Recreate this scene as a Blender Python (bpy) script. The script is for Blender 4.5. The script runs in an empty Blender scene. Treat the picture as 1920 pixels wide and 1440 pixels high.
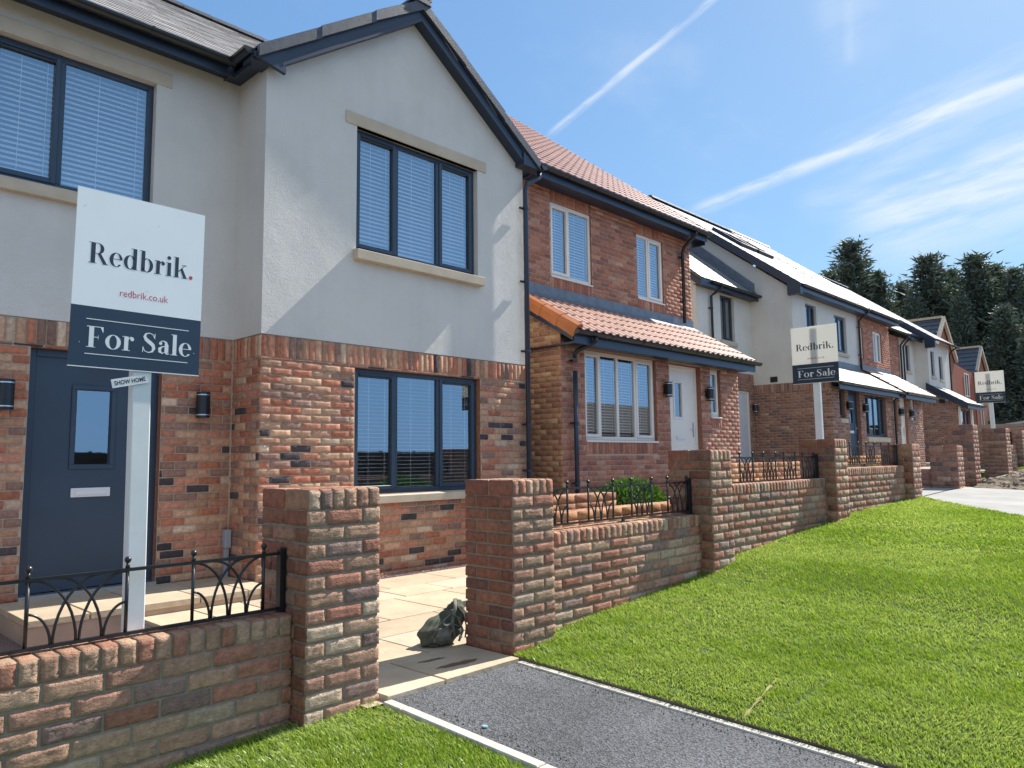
import bpy, math, random
import numpy as np
from mathutils import Vector, Matrix
R = math.radians
sc = bpy.context.scene
COL = sc.collection
rng = np.random.default_rng(7)
random.seed(7)

# ---------------------------------------------------------------- camera
cam_d = bpy.data.cameras.new('camera'); cam = bpy.data.objects.new('camera', cam_d); COL.objects.link(cam)
cam_d.sensor_width = 36.0; cam_d.lens = 36.0 * 1398.9 / 1920.0
cam_d.clip_start = 0.05; cam_d.clip_end = 3000
yaw, pit, rol = R(46.2), R(5.75), R(-0.672)
F = Vector((math.sin(yaw)*math.cos(pit), math.cos(yaw)*math.cos(pit), math.sin(pit)))
Rt = Vector((math.cos(yaw), -math.sin(yaw), 0)); Up = Rt.cross(F)
r2 = Rt*math.cos(rol) + Up*math.sin(rol); u2 = -Rt*math.sin(rol) + Up*math.cos(rol)
m3 = Matrix((r2, u2, -F)).transposed()
cam.matrix_world = m3.to_4x4()
sc.camera = cam
def ray(u, v):
    d = r2*((u-960)/1398.9) + u2*(-(v-720)/1398.9) + F
    return d.normalized()

# ---------------------------------------------------------------- view
sc.view_settings.view_transform = 'Standard'; sc.view_settings.look = 'None'
sc.view_settings.exposure = 1.2; sc.view_settings.gamma = 1.0

# ---------------------------------------------------------------- node helpers
def nn(nt, t, **kw):
    n = nt.nodes.new(t)
    for k, v in kw.items():
        if k in n.inputs.keys(): n.inputs[k].default_value = v
        else: setattr(n, k, v)
    return n
def lk(nt, a, b): nt.links.new(a, b)
def math_(nt, op, a, b=None, c=None, clamp=False):
    n = nt.nodes.new('ShaderNodeMath'); n.operation = op; n.use_clamp = clamp
    for i, x in enumerate((a, b, c)):
        if x is None: continue
        if isinstance(x, (int, float)): n.inputs[i].default_value = x
        else: nt.links.new(x, n.inputs[i])
    return n.outputs[0]
def vmath(nt, op, a, b):
    n = nt.nodes.new('ShaderNodeVectorMath'); n.operation = op
    for i, x in enumerate((a, b)):
        if isinstance(x, (tuple, list, Vector)): n.inputs[i].default_value = tuple(x)
        else: nt.links.new(x, n.inputs[i])
    return n
def maprange(nt, x, a, b, c=0.0, d=1.0, smooth=True):
    n = nt.nodes.new('ShaderNodeMapRange'); n.interpolation_type = 'SMOOTHSTEP' if smooth else 'LINEAR'
    n.inputs[1].default_value = a; n.inputs[2].default_value = b; n.inputs[3].default_value = c; n.inputs[4].default_value = d
    nt.links.new(x, n.inputs[0]); return n.outputs[0]

# ---------------------------------------------------------------- world: sky + thin cloud
sun_vec = Vector((1.0, -0.085, 1.02)).normalized()
sun_el = math.asin(sun_vec.z); sun_az = math.atan2(sun_vec.x, sun_vec.y)
w = bpy.data.worlds.new('World'); sc.world = w; w.use_nodes = True
nt = w.node_tree; nt.nodes.clear()
out = nn(nt, 'ShaderNodeOutputWorld'); bg = nn(nt, 'ShaderNodeBackground'); bg.inputs['Strength'].default_value = 0.105
sky = nn(nt, 'ShaderNodeTexSky'); sky.sky_type = 'NISHITA'; sky.sun_disc = False
sky.sun_elevation = sun_el; sky.sun_rotation = sun_az
sky.altitude = 60; sky.air_density = 1.0; sky.dust_density = 0.6; sky.ozone_density = 2.2
tc = nn(nt, 'ShaderNodeTexCoord'); D = tc.outputs['Generated']
def streak(p, q, w0, w1, s0, s1, e0, e1, nscale, strength, stretch=6.0):
    """cloud band along the arc of sky from direction p to direction q"""
    a, b = ray(*p), ray(*q); n = a.cross(b).normalized(); t = (b - a).normalized(); L = (b-a).length
    dn = vmath(nt, 'DOT_PRODUCT', D, n).outputs['Value']; dt = vmath(nt, 'SUBTRACT', D, a); dt = vmath(nt, 'DOT_PRODUCT', dt.outputs[0], t).outputs['Value']
    s = math_(nt, 'DIVIDE', dt, L)
    k = t.cross(n)
    comb = nn(nt, 'ShaderNodeCombineXYZ')
    lk(nt, math_(nt, 'MULTIPLY', dt, nscale/stretch), comb.inputs[0]); lk(nt, math_(nt, 'MULTIPLY', dn, nscale), comb.inputs[1])
    comb.inputs[2].default_value = w0*37
    noi = nn(nt, 'ShaderNodeTexNoise', Scale=1.0, Detail=6.0, Roughness=0.62); lk(nt, comb.outputs[0], noi.inputs['Vector'])
    nv = noi.outputs['Fac']
    wob = math_(nt, 'MULTIPLY', math_(nt, 'SUBTRACT', nv, 0.5), w1*1.2)
    ad = math_(nt, 'ABSOLUTE', math_(nt, 'ADD', dn, wob))
    m = maprange(nt, ad, w0, w1, 1.0, 0.0)
    m = math_(nt, 'MULTIPLY', m, maprange(nt, s, s0, s1)); m = math_(nt, 'MULTIPLY', m, maprange(nt, s, e0, e1, 1.0, 0.0))
    m = math_(nt, 'MULTIPLY', m, maprange(nt, nv, 0.32, 0.66, 0.12, 1.0))
    front = math_(nt, 'GREATER_THAN', vmath(nt, 'DOT_PRODUCT', D, (a+b).normalized()).outputs['Value'], 0.2)
    return math_(nt, 'MULTIPLY', math_(nt, 'MULTIPLY', m, front), strength)
masks = [streak((1035,250),(1330,5), 0.0005, 0.0065, -0.08, 0.1, 0.9, 1.5, 70, 0.55),
         streak((1300,398),(1900,160), 0.0005, 0.0115, -0.05, 0.1, 0.8, 1.4, 60, 0.60),
         streak((1420,368),(1900,170), 0.0, 0.055, 0.1, 0.6, 1.1, 1.8, 34, 0.32),
         streak((1580,452),(2000,330), 0.0, 0.085, -0.1, 0.35, 1.3, 2.2, 30, 0.72, 6.0),
         streak((1540,60),(1640,20), 0.0, 0.08, -0.3, 0.3, 0.7, 1.6, 18, 0.18, 3.0),
         streak((1600,120),(1600,10), 0.0, 0.012, -0.1, 0.2, 0.8, 1.4, 30, 0.18),
         streak((1500,390),(1640,380), 0.0, 0.03, -0.2, 0.3, 0.8, 1.4, 30, 0.2),
         streak((1800,320),(2050,250), 0.0, 0.03, -0.1, 0.3, 1.0, 1.6, 30, 0.4)]
tot = masks[0]
for m_ in masks[1:]:
    tot = math_(nt, 'ADD', tot, m_)
noiw = nn(nt, 'ShaderNodeTexNoise', Scale=2.2, Detail=7.0, Roughness=0.6)
mp = nn(nt, 'ShaderNodeMapping'); mp.inputs['Scale'].default_value = (1.0, 2.4, 3.2); lk(nt, D, mp.inputs['Vector']); lk(nt, mp.outputs[0], noiw.inputs['Vector'])
wisps = math_(nt, 'MULTIPLY', maprange(nt, noiw.outputs['Fac'], 0.5, 0.85), 0.18)
tot = math_(nt, 'MINIMUM', math_(nt, 'ADD', tot, wisps), 0.85)
mixc = nn(nt, 'ShaderNodeMix'); mixc.data_type = 'RGBA'
lum = vmath(nt, 'DOT_PRODUCT', sky.outputs[0], (0.25, 0.6, 0.15)).outputs['Value']
lum = math_(nt, 'MAXIMUM', lum, 0.05)
kk = math_(nt, 'MULTIPLY', math_(nt, 'POWER', lum, -0.45), 1.09)
skc = vmath(nt, 'MULTIPLY', sky.outputs[0], (0.80, 1.0, 1.06))
skn = nt.nodes.new('ShaderNodeVectorMath'); skn.operation = 'SCALE'; lk(nt, skc.outputs[0], skn.inputs[0]); lk(nt, kk, skn.inputs['Scale'])
lk(nt, tot, mixc.inputs[0]); lk(nt, skn.outputs[0], mixc.inputs[6]); mixc.inputs[7].default_value = (3.9, 4.15, 4.4, 1)
# bright broken cloud added high behind the viewer to throw more light on the facades
sx = nn(nt, 'ShaderNodeSeparateXYZ'); lk(nt, D, sx.inputs[0])
back = maprange(nt, sx.outputs[1], -0.05, -0.40)
hi = math_(nt, 'MAXIMUM', maprange(nt, sx.outputs[2], 0.42, 0.68), maprange(nt, sx.outputs[0], 0.05, -0.35))
cn = nn(nt, 'ShaderNodeTexNoise', Scale=1.7, Detail=6.0, Roughness=0.55); lk(nt, D, cn.inputs['Vector'])
cm = math_(nt, 'MULTIPLY', math_(nt, 'MULTIPLY', back, hi), maprange(nt, cn.outputs['Fac'], 0.30, 0.55, 0.45, 1.0))
cm = math_(nt, 'MULTIPLY', cm, maprange(nt, sx.outputs[2], -0.02, 0.12))
mix2 = nn(nt, 'ShaderNodeMix'); mix2.data_type = 'RGBA'; 
low = math_(nt, 'MULTIPLY', math_(nt, 'MULTIPLY', back, maprange(nt, sx.outputs[2], 0.75, 0.10)), 0.85)  # blue band added low behind the viewer to brighten window reflections and facades
mix3 = nn(nt, 'ShaderNodeMix'); mix3.data_type = 'RGBA'; lk(nt, low, mix3.inputs[0]); lk(nt, mixc.outputs[2], mix3.inputs[6]); mix3.inputs[7].default_value = (1.9, 3.7, 6.6, 1)
lk(nt, cm, mix2.inputs[0]); lk(nt, mix3.outputs[2], mix2.inputs[6]); mix2.inputs[7].default_value = (3.0, 3.3, 3.6, 1)
lk(nt, mix2.outputs[2], bg.inputs['Color']); lk(nt, bg.outputs[0], out.inputs['Surface'])

# ---------------------------------------------------------------- sun
sd = bpy.data.lights.new('sun', 'SUN'); sd.energy = 3.8; sd.angle = R(0.53); sd.color = (1.0, 0.955, 0.88)
sun = bpy.data.objects.new('sun', sd); COL.objects.link(sun)
sun.rotation_euler = sun_vec.to_track_quat('Z', 'Y').to_euler(); sun.location = (30, -5, 30)

# ---------------------------------------------------------------- materials
def base_mat(name):
    m = bpy.data.materials.new(name); m.use_nodes = True
    nt = m.node_tree; nt.nodes.clear()
    o = nn(nt, 'ShaderNodeOutputMaterial'); p = nn(nt, 'ShaderNodeBsdfPrincipled'); lk(nt, p.outputs[0], o.inputs[0])
    return m, nt, p, o
def noise(nt, scale, detail=4, rough=0.55, coord='Object', mapscale=None):
    t = nn(nt, 'ShaderNodeTexCoord'); n = nn(nt, 'ShaderNodeTexNoise', Scale=scale, Detail=detail, Roughness=rough)
    src = t.outputs[coord]
    if mapscale:
        mp = nn(nt, 'ShaderNodeMapping'); mp.inputs['Scale'].default_value = mapscale; lk(nt, src, mp.inputs['Vector']); src = mp.outputs[0]
    lk(nt, src, n.inputs['Vector']); return n.outputs['Fac']
def bump(nt, p, h, dist, strength=1.0, prev=None):
    b = nn(nt, 'ShaderNodeBump', Strength=strength, Distance=dist); lk(nt, h, b.inputs['Height'])
    if prev is not None: lk(nt, prev, b.inputs['Normal'])
    lk(nt, b.outputs[0], p.inputs['Normal']); return b.outputs[0]
def simple(name, col, rough=0.6, spec=0.5, metal=0.0, var=0.12, vscale=6.0, bmp=None, bdist=0.002, coat=0.0, attr=False):
    m, nt, p, o = base_mat(name)
    p.inputs['Roughness'].default_value = rough; p.inputs['Metallic'].default_value = metal
    p.inputs['Specular IOR Level'].default_value = spec; p.inputs['Coat Weight'].default_value = coat
    f = noise(nt, vscale, 6)
    mul = maprange(nt, f, 0.25, 0.75, 1-var, 1+var, False)
    mx = nn(nt, 'ShaderNodeVectorMath'); mx.operation = 'SCALE'
    if attr:
        a = nn(nt, 'ShaderNodeAttribute', attribute_name='Col'); lk(nt, a.outputs['Color'], mx.inputs[0])
    else: mx.inputs[0].default_value = col
    lk(nt, mul, mx.inputs['Scale']); lk(nt, mx.outputs[0], p.inputs['Base Color'])
    if bmp: bump(nt, p, noise(nt, bmp, 5), bdist)
    return m
def brick_mat(name, rough=0.9, spots=(0.5, 0.43, 0.36), bscale=60, bdist=0.006, var=0.3):
    m, nt, p, o = base_mat(name)
    p.inputs['Roughness'].default_value = rough; p.inputs['Specular IOR Level'].default_value = 0.25
    a = nn(nt, 'ShaderNodeAttribute', attribute_name='Col')
    f = noise(nt, 28, 7, 0.65); mul = maprange(nt, f, 0.3, 0.7, 1-var, 1+var, False)
    mx = nn(nt, 'ShaderNodeVectorMath'); mx.operation = 'SCALE'; lk(nt, a.outputs['Color'], mx.inputs[0]); lk(nt, mul, mx.inputs['Scale'])
    mix = nn(nt, 'ShaderNodeMix'); mix.data_type = 'RGBA'
    g = noise(nt, 9, 8, 0.7); fac = maprange(nt, g, 0.56, 0.72, 0, 0.45)
    lk(nt, fac, mix.inputs[0]); lk(nt, mx.outputs[0], mix.inputs[6]); mix.inputs[7].default_value = (*spots, 1)
    lk(nt, mix.outputs[2], p.inputs['Base Color'])
    b1 = bump(nt, p, noise(nt, bscale, 8, 0.7), bdist)
    bump(nt, p, noise(nt, 22, 3, 0.6, mapscale=(1, 1, 2.5)), bdist*0.7, 1.0, b1)
    return m
M = {}
M['brick'] = brick_mat('brick_clay', spots=(0.44, 0.34, 0.27), bdist=0.0028)
M['brick_rustic'] = brick_mat('brick_rustic', bscale=80, bdist=0.013, spots=(0.46, 0.35, 0.27))
M['mortar'] = simple('mortar', (0.43, 0.345, 0.26), 0.95, 0.2, var=0.2, vscale=20, bmp=80, bdist=0.003)
M['mortar_dark'] = simple('mortar_garden', (0.28, 0.24, 0.19), 0.95, 0.2, var=0.25, vscale=20, bmp=80, bdist=0.003)
def render_mat():
    m, nt, p, o = base_mat('roughcast_render'); p.inputs['Roughness'].default_value = 0.92; p.inputs['Specular IOR Level'].default_value = 0.2
    f = noise(nt, 1.3, 6); mix = nn(nt, 'ShaderNodeMix'); mix.data_type = 'RGBA'
    lk(nt, maprange(nt, f, 0.35, 0.7), mix.inputs[0]); mix.inputs[6].default_value = (0.67, 0.65, 0.61, 1); mix.inputs[7].default_value = (0.61, 0.595, 0.56, 1)
    lk(nt, mix.outputs[2], p.inputs['Base Color'])
    st = noise(nt, 1.0, 6, 0.6, mapscale=(5.0, 5.0, 0.35)); mxs = nn(nt, 'ShaderNodeVectorMath'); mxs.operation = 'SCALE'
    lk(nt, mix.outputs[2], mxs.inputs[0]); lk(nt, maprange(nt, st, 0.35, 0.75, 1.012, 0.972), mxs.inputs['Scale']); lk(nt, mxs.outputs[0], p.inputs['Base Color'])
    b = bump(nt, p, noise(nt, 62, 5, 0.7), 0.0075)
    b = bump(nt, p, noise(nt, 2.6, 3, 0.5), 0.018, 1.0, b)
    return m
M['render'] = render_mat()
M['stone'] = simple('sandstone', (0.52, 0.44, 0.335), 0.85, 0.3, var=0.12, vscale=5, bmp=60, bdist=0.0012)
M['navy'] = simple('anthracite_upvc', (0.019, 0.032, 0.058), 0.38, 0.5, var=0.1, vscale=3)
M['navy_frame'] = simple('anthracite_frame', (0.028, 0.048, 0.078), 0.38, 0.5, var=0.1, vscale=3)
M['door_blue'] = simple('anthracite_door', (0.032, 0.054, 0.085), 0.45, 0.5, var=0.1, vscale=3, bmp=120, bdist=0.0006)
M['black'] = simple('black_plastic', (0.012, 0.014, 0.018), 0.3, 0.5, var=0.15)
M['iron'] = simple('black_iron', (0.014, 0.014, 0.016), 0.35, 0.6, var=0.2, vscale=30)
M['cream'] = simple('cream_upvc', (0.78, 0.74, 0.66), 0.35, 0.5, var=0.03)
M['white'] = simple('white_paint', (0.74, 0.745, 0.74), 0.5, 0.4, var=0.06, vscale=9)
M['garage'] = simple('grey_garage_door', (0.62, 0.63, 0.66), 0.5, 0.4, var=0.05)
M['lead'] = simple('lead_flashing', (0.135, 0.165, 0.205), 0.5, 0.5, var=0.25, vscale=7, bmp=10, bdist=0.006)
M['slate'] = simple('grey_slate', None, 0.42, 0.6, var=0.15, vscale=14, attr=True)
M['tile'] = simple('clay_tile', None, 0.55, 0.45, var=0.14, vscale=12, attr=True)
M['verge'] = simple('verge_capping', (0.052, 0.058, 0.072), 0.40, 0.5, var=0.4, vscale=16, bmp=90, bdist=0.002)
M['orange'] = simple('orange_clay_verge', (0.52, 0.17, 0.055), 0.6, 0.35, var=0.12, vscale=9)
M['slat'] = simple('blind_slat', (0.90, 0.91, 0.92), 0.5, 0.4, var=0.03)
M['chrome'] = simple('satin_metal', (0.62, 0.64, 0.66), 0.28, 0.5, metal=0.9, var=0.03)
M['steel_light'] = simple('letter_plate', (0.72, 0.73, 0.74), 0.4, 0.5, var=0.03)
M['kerb'] = simple('concrete_edging', (0.50, 0.465, 0.40), 0.9, 0.3, var=0.2, vscale=16, bmp=60, bdist=0.003)
M['concrete'] = simple('pale_concrete', (0.30, 0.29, 0.27), 0.9, 0.3, var=0.2, vscale=2, bmp=50, bdist=0.002)
M['soil'] = simple('bare_soil', (0.20, 0.155, 0.11), 0.95, 0.2, var=0.45, vscale=3.0, bmp=12, bdist=0.05)
M['gravel'] = simple('plum_gravel', (0.24, 0.17, 0.155), 0.9, 0.3, var=0.5, vscale=60, bmp=70, bdist=0.012)
M['bark'] = simple('bark', (0.09, 0.06, 0.04), 0.95, 0.2, var=0.3)
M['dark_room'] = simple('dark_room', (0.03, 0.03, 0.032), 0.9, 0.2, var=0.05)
M['sign_white'] = simple('sign_white', (0.88, 0.88, 0.87), 0.35, 0.5, var=0.03, vscale=4)
M['sign_navy'] = simple('sign_navy', (0.022, 0.034, 0.055), 0.3, 0.5, var=0.12, vscale=6)
M['ink'] = simple('sign_ink', (0.030, 0.040, 0.060), 0.45, 0.4, var=0.05)
M['ink_white'] = simple('sign_lettering_white', (0.80, 0.80, 0.78), 0.4, 0.4, var=0.02)
M['ink_red'] = simple('sign_lettering_red', (0.62, 0.045, 0.08), 0.4, 0.4, var=0.02)
M['olive'] = simple('olive_canvas', (0.085, 0.092, 0.066), 0.85, 0.3, var=0.3, vscale=18, bmp=140, bdist=0.002)
M['olive_light'] = simple('olive_canvas_light', (0.17, 0.17, 0.14), 0.85, 0.3, var=0.25, vscale=18, bmp=140, bdist=0.002)
M['timber'] = simple('fence_timber', (0.065, 0.05, 0.038), 0.85, 0.3, var=0.3, vscale=5)
M['teal'] = simple('blue_plastic', (0.25, 0.42, 0.46), 0.4, 0.5, var=0.02)
M['car_paint'] = simple('beige_car_paint', (0.50, 0.44, 0.38), 0.25, 0.5, var=0.02, coat=0.6)
M['rubber'] = simple('rubber', (0.02, 0.02, 0.02), 0.8, 0.3)
M['conduit'] = simple('grey_conduit', (0.33, 0.35, 0.39), 0.5, 0.4, var=0.06)
M['fence_green'] = simple('dark_green_fence', (0.035, 0.06, 0.05), 0.7, 0.3, var=0.2)

def board_mat():     # thin corrugated plastic board, lets some light through
    m, nt, p, o = base_mat('translucent_board')
    p.inputs['Base Color'].default_value = (0.84, 0.83, 0.80, 1); p.inputs['Roughness'].default_value = 0.4
    tr = nn(nt, 'ShaderNodeBsdfTranslucent'); tr.inputs[0].default_value = (0.80, 0.78, 0.73, 1)
    mx = nn(nt, 'ShaderNodeMixShader'); mx.inputs[0].default_value = 0.42
    lk(nt, p.outputs[0], mx.inputs[1]); lk(nt, tr.outputs[0], mx.inputs[2]); lk(nt, mx.outputs[0], o.inputs[0]); return m
M['board'] = board_mat()
def glass_mat(name, mult=0.50, low=0.24):
    m, nt, p, o = base_mat(name); nt.nodes.remove(p)
    gl = nn(nt, 'ShaderNodeBsdfGlossy', Roughness=0.015); gl.inputs[0].default_value = (0.86, 0.94, 1.0, 1)
    tr = nn(nt, 'ShaderNodeBsdfTransparent'); tr.inputs[0].default_value = (0.93, 0.95, 0.96, 1)
    fr = nn(nt, 'ShaderNodeFresnel', IOR=1.6)
    fac = math_(nt, 'ADD', math_(nt, 'MULTIPLY', fr.outputs[0], mult), low, clamp=True)
    mx = nn(nt, 'ShaderNodeMixShader'); lk(nt, fac, mx.inputs[0]); lk(nt, tr.outputs[0], mx.inputs[1]); lk(nt, gl.outputs[0], mx.inputs[2])
    n = noise(nt, 1.2, 2); b = nn(nt, 'ShaderNodeBump', Strength=0.12, Distance=0.004); lk(nt, n, b.inputs['Height']); lk(nt, b.outputs[0], gl.inputs['Normal'])
    lk(nt, mx.outputs[0], o.inputs[0]); return m
M['glass'] = glass_mat('window_glass')
M['glass_dark'] = simple('car_glass', (0.01, 0.012, 0.014), 0.05, 0.8, var=0.0)
def asphalt_mat():
    m, nt, p, o = base_mat('asphalt'); p.inputs['Roughness'].default_value = 0.85; p.inputs['Specular IOR Level'].default_value = 0.4
    t = nn(nt, 'ShaderNodeTexCoord'); v = nn(nt, 'ShaderNodeTexVoronoi', Scale=115.0); lk(nt, t.outputs['Object'], v.inputs['Vector'])
    sepc = nn(nt, 'ShaderNodeSeparateColor'); lk(nt, v.outputs['Color'], sepc.inputs[0])
    sp = maprange(nt, sepc.outputs[0], 0.0, 1.0, 0.030, 0.125, False)
    f2 = noise(nt, 1.5, 4); k = maprange(nt, f2, 0.3, 0.7, 0.8, 1.25, False)
    val = math_(nt, 'MULTIPLY', sp, k)
    cb = nn(nt, 'ShaderNodeCombineColor')
    lk(nt, val, cb.inputs[0]); lk(nt, math_(nt, 'MULTIPLY', val, 1.03), cb.inputs[1]); lk(nt, math_(nt, 'MULTIPLY', val, 1.12), cb.inputs[2])
    lk(nt, cb.outputs[0], p.inputs['Base Color'])
    b = bump(nt, p, v.outputs['Distance'], 0.005, 1.0); bump(nt, p, noise(nt, 60, 4), 0.003, 1.0, b)
    return m
M['asphalt'] = asphalt_mat()
def paving_mat():
    m, nt, p, o = base_mat('sandstone_paving'); p.inputs['Roughness'].default_value = 0.8; p.inputs['Specular IOR Level'].default_value = 0.3
    a = nn(nt, 'ShaderNodeAttribute', attribute_name='Col')
    f = noise(nt, 3.5, 6, 0.6); mul = maprange(nt, f, 0.3, 0.7, 0.86, 1.14, False)
    mx = nn(nt, 'ShaderNodeVectorMath'); mx.operation = 'SCALE'; lk(nt, a.outputs['Color'], mx.inputs[0]); lk(nt, mul, mx.inputs['Scale'])
    lk(nt, mx.outputs[0], p.inputs['Base Color']); bump(nt, p, noise(nt, 14, 5), 0.006)
    return m
M['paving'] = paving_mat()
def leaf_mat(name, rough=0.55, trans=0.3, tcol=(1.2, 1.3, 0.5)):
    m, nt, p, o = base_mat(name); p.inputs['Roughness'].default_value = rough; p.inputs['Specular IOR Level'].default_value = 0.35
    a = nn(nt, 'ShaderNodeAttribute', attribute_name='Col'); lk(nt, a.outputs['Color'], p.inputs['Base Color'])
    tr = nn(nt, 'ShaderNodeBsdfTranslucent'); mm = vmath(nt, 'MULTIPLY', a.outputs['Color'], tcol); lk(nt, mm.outputs[0], tr.inputs[0])
    mx = nn(nt, 'ShaderNodeMixShader'); mx.inputs[0].default_value = trans
    lk(nt, p.outputs[0], mx.inputs[1]); lk(nt, tr.outputs[0], mx.inputs[2]); lk(nt, mx.outputs[0], o.inputs[0]); return m
M['grass'] = leaf_mat('grass_blades', 0.30, 0.30)
M['leaf'] = leaf_mat('shrub_leaves', 0.4, 0.25)
M['conifer'] = leaf_mat('conifer_foliage', 0.7, 0.12, (1.0, 1.1, 0.8))
def turf_base():
    m, nt, p, o = base_mat('turf_base'); p.inputs['Roughness'].default_value = 0.95; p.inputs['Specular IOR Level'].default_value = 0.1
    mix = nn(nt, 'ShaderNodeMix'); mix.data_type = 'RGBA'; lk(nt, noise(nt, 40, 5), mix.inputs[0])
    mix.inputs[6].default_value = (0.04, 0.07, 0.015, 1); mix.inputs[7].default_value = (0.09, 0.13, 0.035, 1)
    lk(nt, mix.outputs[2], p.inputs['Base Color']); return m
M['turf'] = turf_base()

# ---------------------------------------------------------------- mesh builder
V3 = lambda *a: Vector(a)
X_, Y_, Z_ = V3(1,0,0), V3(0,1,0), V3(0,0,1)
class MB:
    def __init__(s): s.v=[]; s.f=[]; s.m=[]; s.c=[]
    def vert(s, p, c=(1,1,1)): s.v.append((p[0],p[1],p[2])); s.c.append(c); return len(s.v)-1
    def poly(s, pts, m=0, c=(1,1,1)):
        i=[s.vert(p,c) for p in pts]; s.f.append(i); s.m.append(m); return s
    def prism(s, A, B, m=0, c=(1,1,1), caps=True):      # A,B matching outlines
        n=len(A); i0=len(s.v)
        for p in A: s.vert(p,c)
        for p in B: s.vert(p,c)
        for i in range(n):
            j=(i+1)%n; s.f.append([i0+i,i0+j,i0+n+j,i0+n+i]); s.m.append(m)
        if caps:
            s.f.append([i0+i for i in range(n)][::-1]); s.m.append(m); s.f.append([i0+n+i for i in range(n)]); s.m.append(m)
        return s
    def obox(s, O, U, V, N, a, b, d, m=0, c=(1,1,1)):   # box from corner O spanning a*U, b*V, d*N
        A=[O,O+U*a,O+U*a+V*b,O+V*b]; return s.prism(A,[p+N*d for p in A],m,c)
    def box(s, x0,x1,y0,y1,z0,z1,m=0,c=(1,1,1)):
        return s.obox(V3(x0,y0,z0),X_,Y_,Z_,x1-x0,y1-y0,z1-z0,m,c)
    def ring(s, rings, m=0, c=(1,1,1), close=False, caps=True):   # loft
        n=len(rings[0]); i0=len(s.v)
        for r in rings:
            for p in r: s.vert(p,c)
        for k in range(len(rings)-1):
            for i in range(n):
                j=(i+1)%n; s.f.append([i0+k*n+i,i0+k*n+j,i0+(k+1)*n+j,i0+(k+1)*n+i]); s.m.append(m)
        if caps:
            s.f.append([i0+i for i in range(n)][::-1]); s.m.append(m)
            k=len(rings)-1; s.f.append([i0+k*n+i for i in range(n)]); s.m.append(m)
        return s
    def tube(s, pts, r, n=8, m=0, c=(1,1,1), flat=1.0):
        pts=[Vector(p) for p in pts]; rings=[]; prev=None
        for i,p in enumerate(pts):
            t=(pts[min(i+1,len(pts)-1)]-pts[max(i-1,0)]).normalized()
            a=t.cross(Z_ if abs(t.z)<0.9 else X_).normalized() if prev is None else (prev-t*prev.dot(t)).normalized()
            prev=a; b=t.cross(a); rr=r[i] if isinstance(r,(list,tuple)) else r
            rings.append([p+a*(rr*math.cos(2*math.pi*k/n))+b*(rr*flat*math.sin(2*math.pi*k/n)) for k in range(n)])
        return s.ring(rings,m,c)
    def ball(s, p, r, n=8, m=0, c=(1,1,1), sz=1.0):
        rings=[]
        for k in range(1,n):
            a=math.pi*k/n; rings.append([V3(p[0]+r*math.sin(a)*math.cos(2*math.pi*j/n),p[1]+r*math.sin(a)*math.sin(2*math.pi*j/n),p[2]-r*sz*math.cos(a)) for j in range(n)])
        return s.ring(rings,m,c)
    def build(s, name, mats, parent=None, smooth=False, bevel=0):
        me=bpy.data.meshes.new(name); me.from_pydata(s.v,[],s.f)
        mats=mats if isinstance(mats,(list,tuple)) else [mats]
        for mm in mats: me.materials.append(M[mm] if isinstance(mm,str) else mm)
        me.polygons.foreach_set('material_index',s.m)
        if smooth: me.polygons.foreach_set('use_smooth',[True]*len(s.f))
        a=me.color_attributes.new('Col','FLOAT_COLOR','POINT'); cc=np.ones((len(s.v),4),'f'); cc[:,:3]=np.array(s.c,'f'); a.data.foreach_set('color',cc.ravel())
        me.update(); return link(name,me,parent,bevel)
def link(name, me, parent=None, bevel=0):
    o=bpy.data.objects.new(name,me); COL.objects.link(o)
    if parent is not None:
        o.parent=parent; o.matrix_parent_inverse=Matrix.Translation(-world_loc(parent))
    if bevel:
        b=o.modifiers.new('bevel','BEVEL'); b.width=bevel; b.segments=1; b.limit_method='ANGLE'; b.angle_limit=R(40)
    return o
def world_loc(o):
    # parents are unrotated: meshes sit at the origin, empties carry the location
    return Vector(o.location) if o.type=='EMPTY' else (Vector((0,0,0)))
def tag(o, label=None, cat=None, group=None, kind=None):
    if label: o['label']=label
    if cat: o['category']=cat
    if group: o['group']=group
    if kind: o['kind']=kind
    return o
def thing(name, label, cat, loc, group=None):
    o=bpy.data.objects.new(name,None); COL.objects.link(o); o.location=loc; o.empty_display_size=0.2
    return tag(o,label,cat,group)
def struct(o): o['kind']='structure'; return o
def np_mesh(name, verts, faces_n, cols, mat, parent=None, smooth=False):
    """verts (N,3); all faces have faces_n vertices laid out in order"""
    n=len(verts); me=bpy.data.meshes.new(name); nf=n//faces_n
    me.vertices.add(n); me.vertices.foreach_set('co',verts.astype('f').ravel())
    me.loops.add(n); me.loops.foreach_set('vertex_index',np.arange(n,dtype='i'))
    me.polygons.add(nf); me.polygons.foreach_set('loop_start',np.arange(0,n,faces_n,dtype='i')); me.polygons.foreach_set('loop_total',np.full(nf,faces_n,'i'))
    me.materials.append(M[mat]); me.update(calc_edges=True)
    a=me.color_attributes.new('Col','FLOAT_COLOR','POINT'); cc=np.ones((n,4),'f'); cc[:,:3]=cols; a.data.foreach_set('color',cc.ravel())
    return link(name,me,parent)

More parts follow.
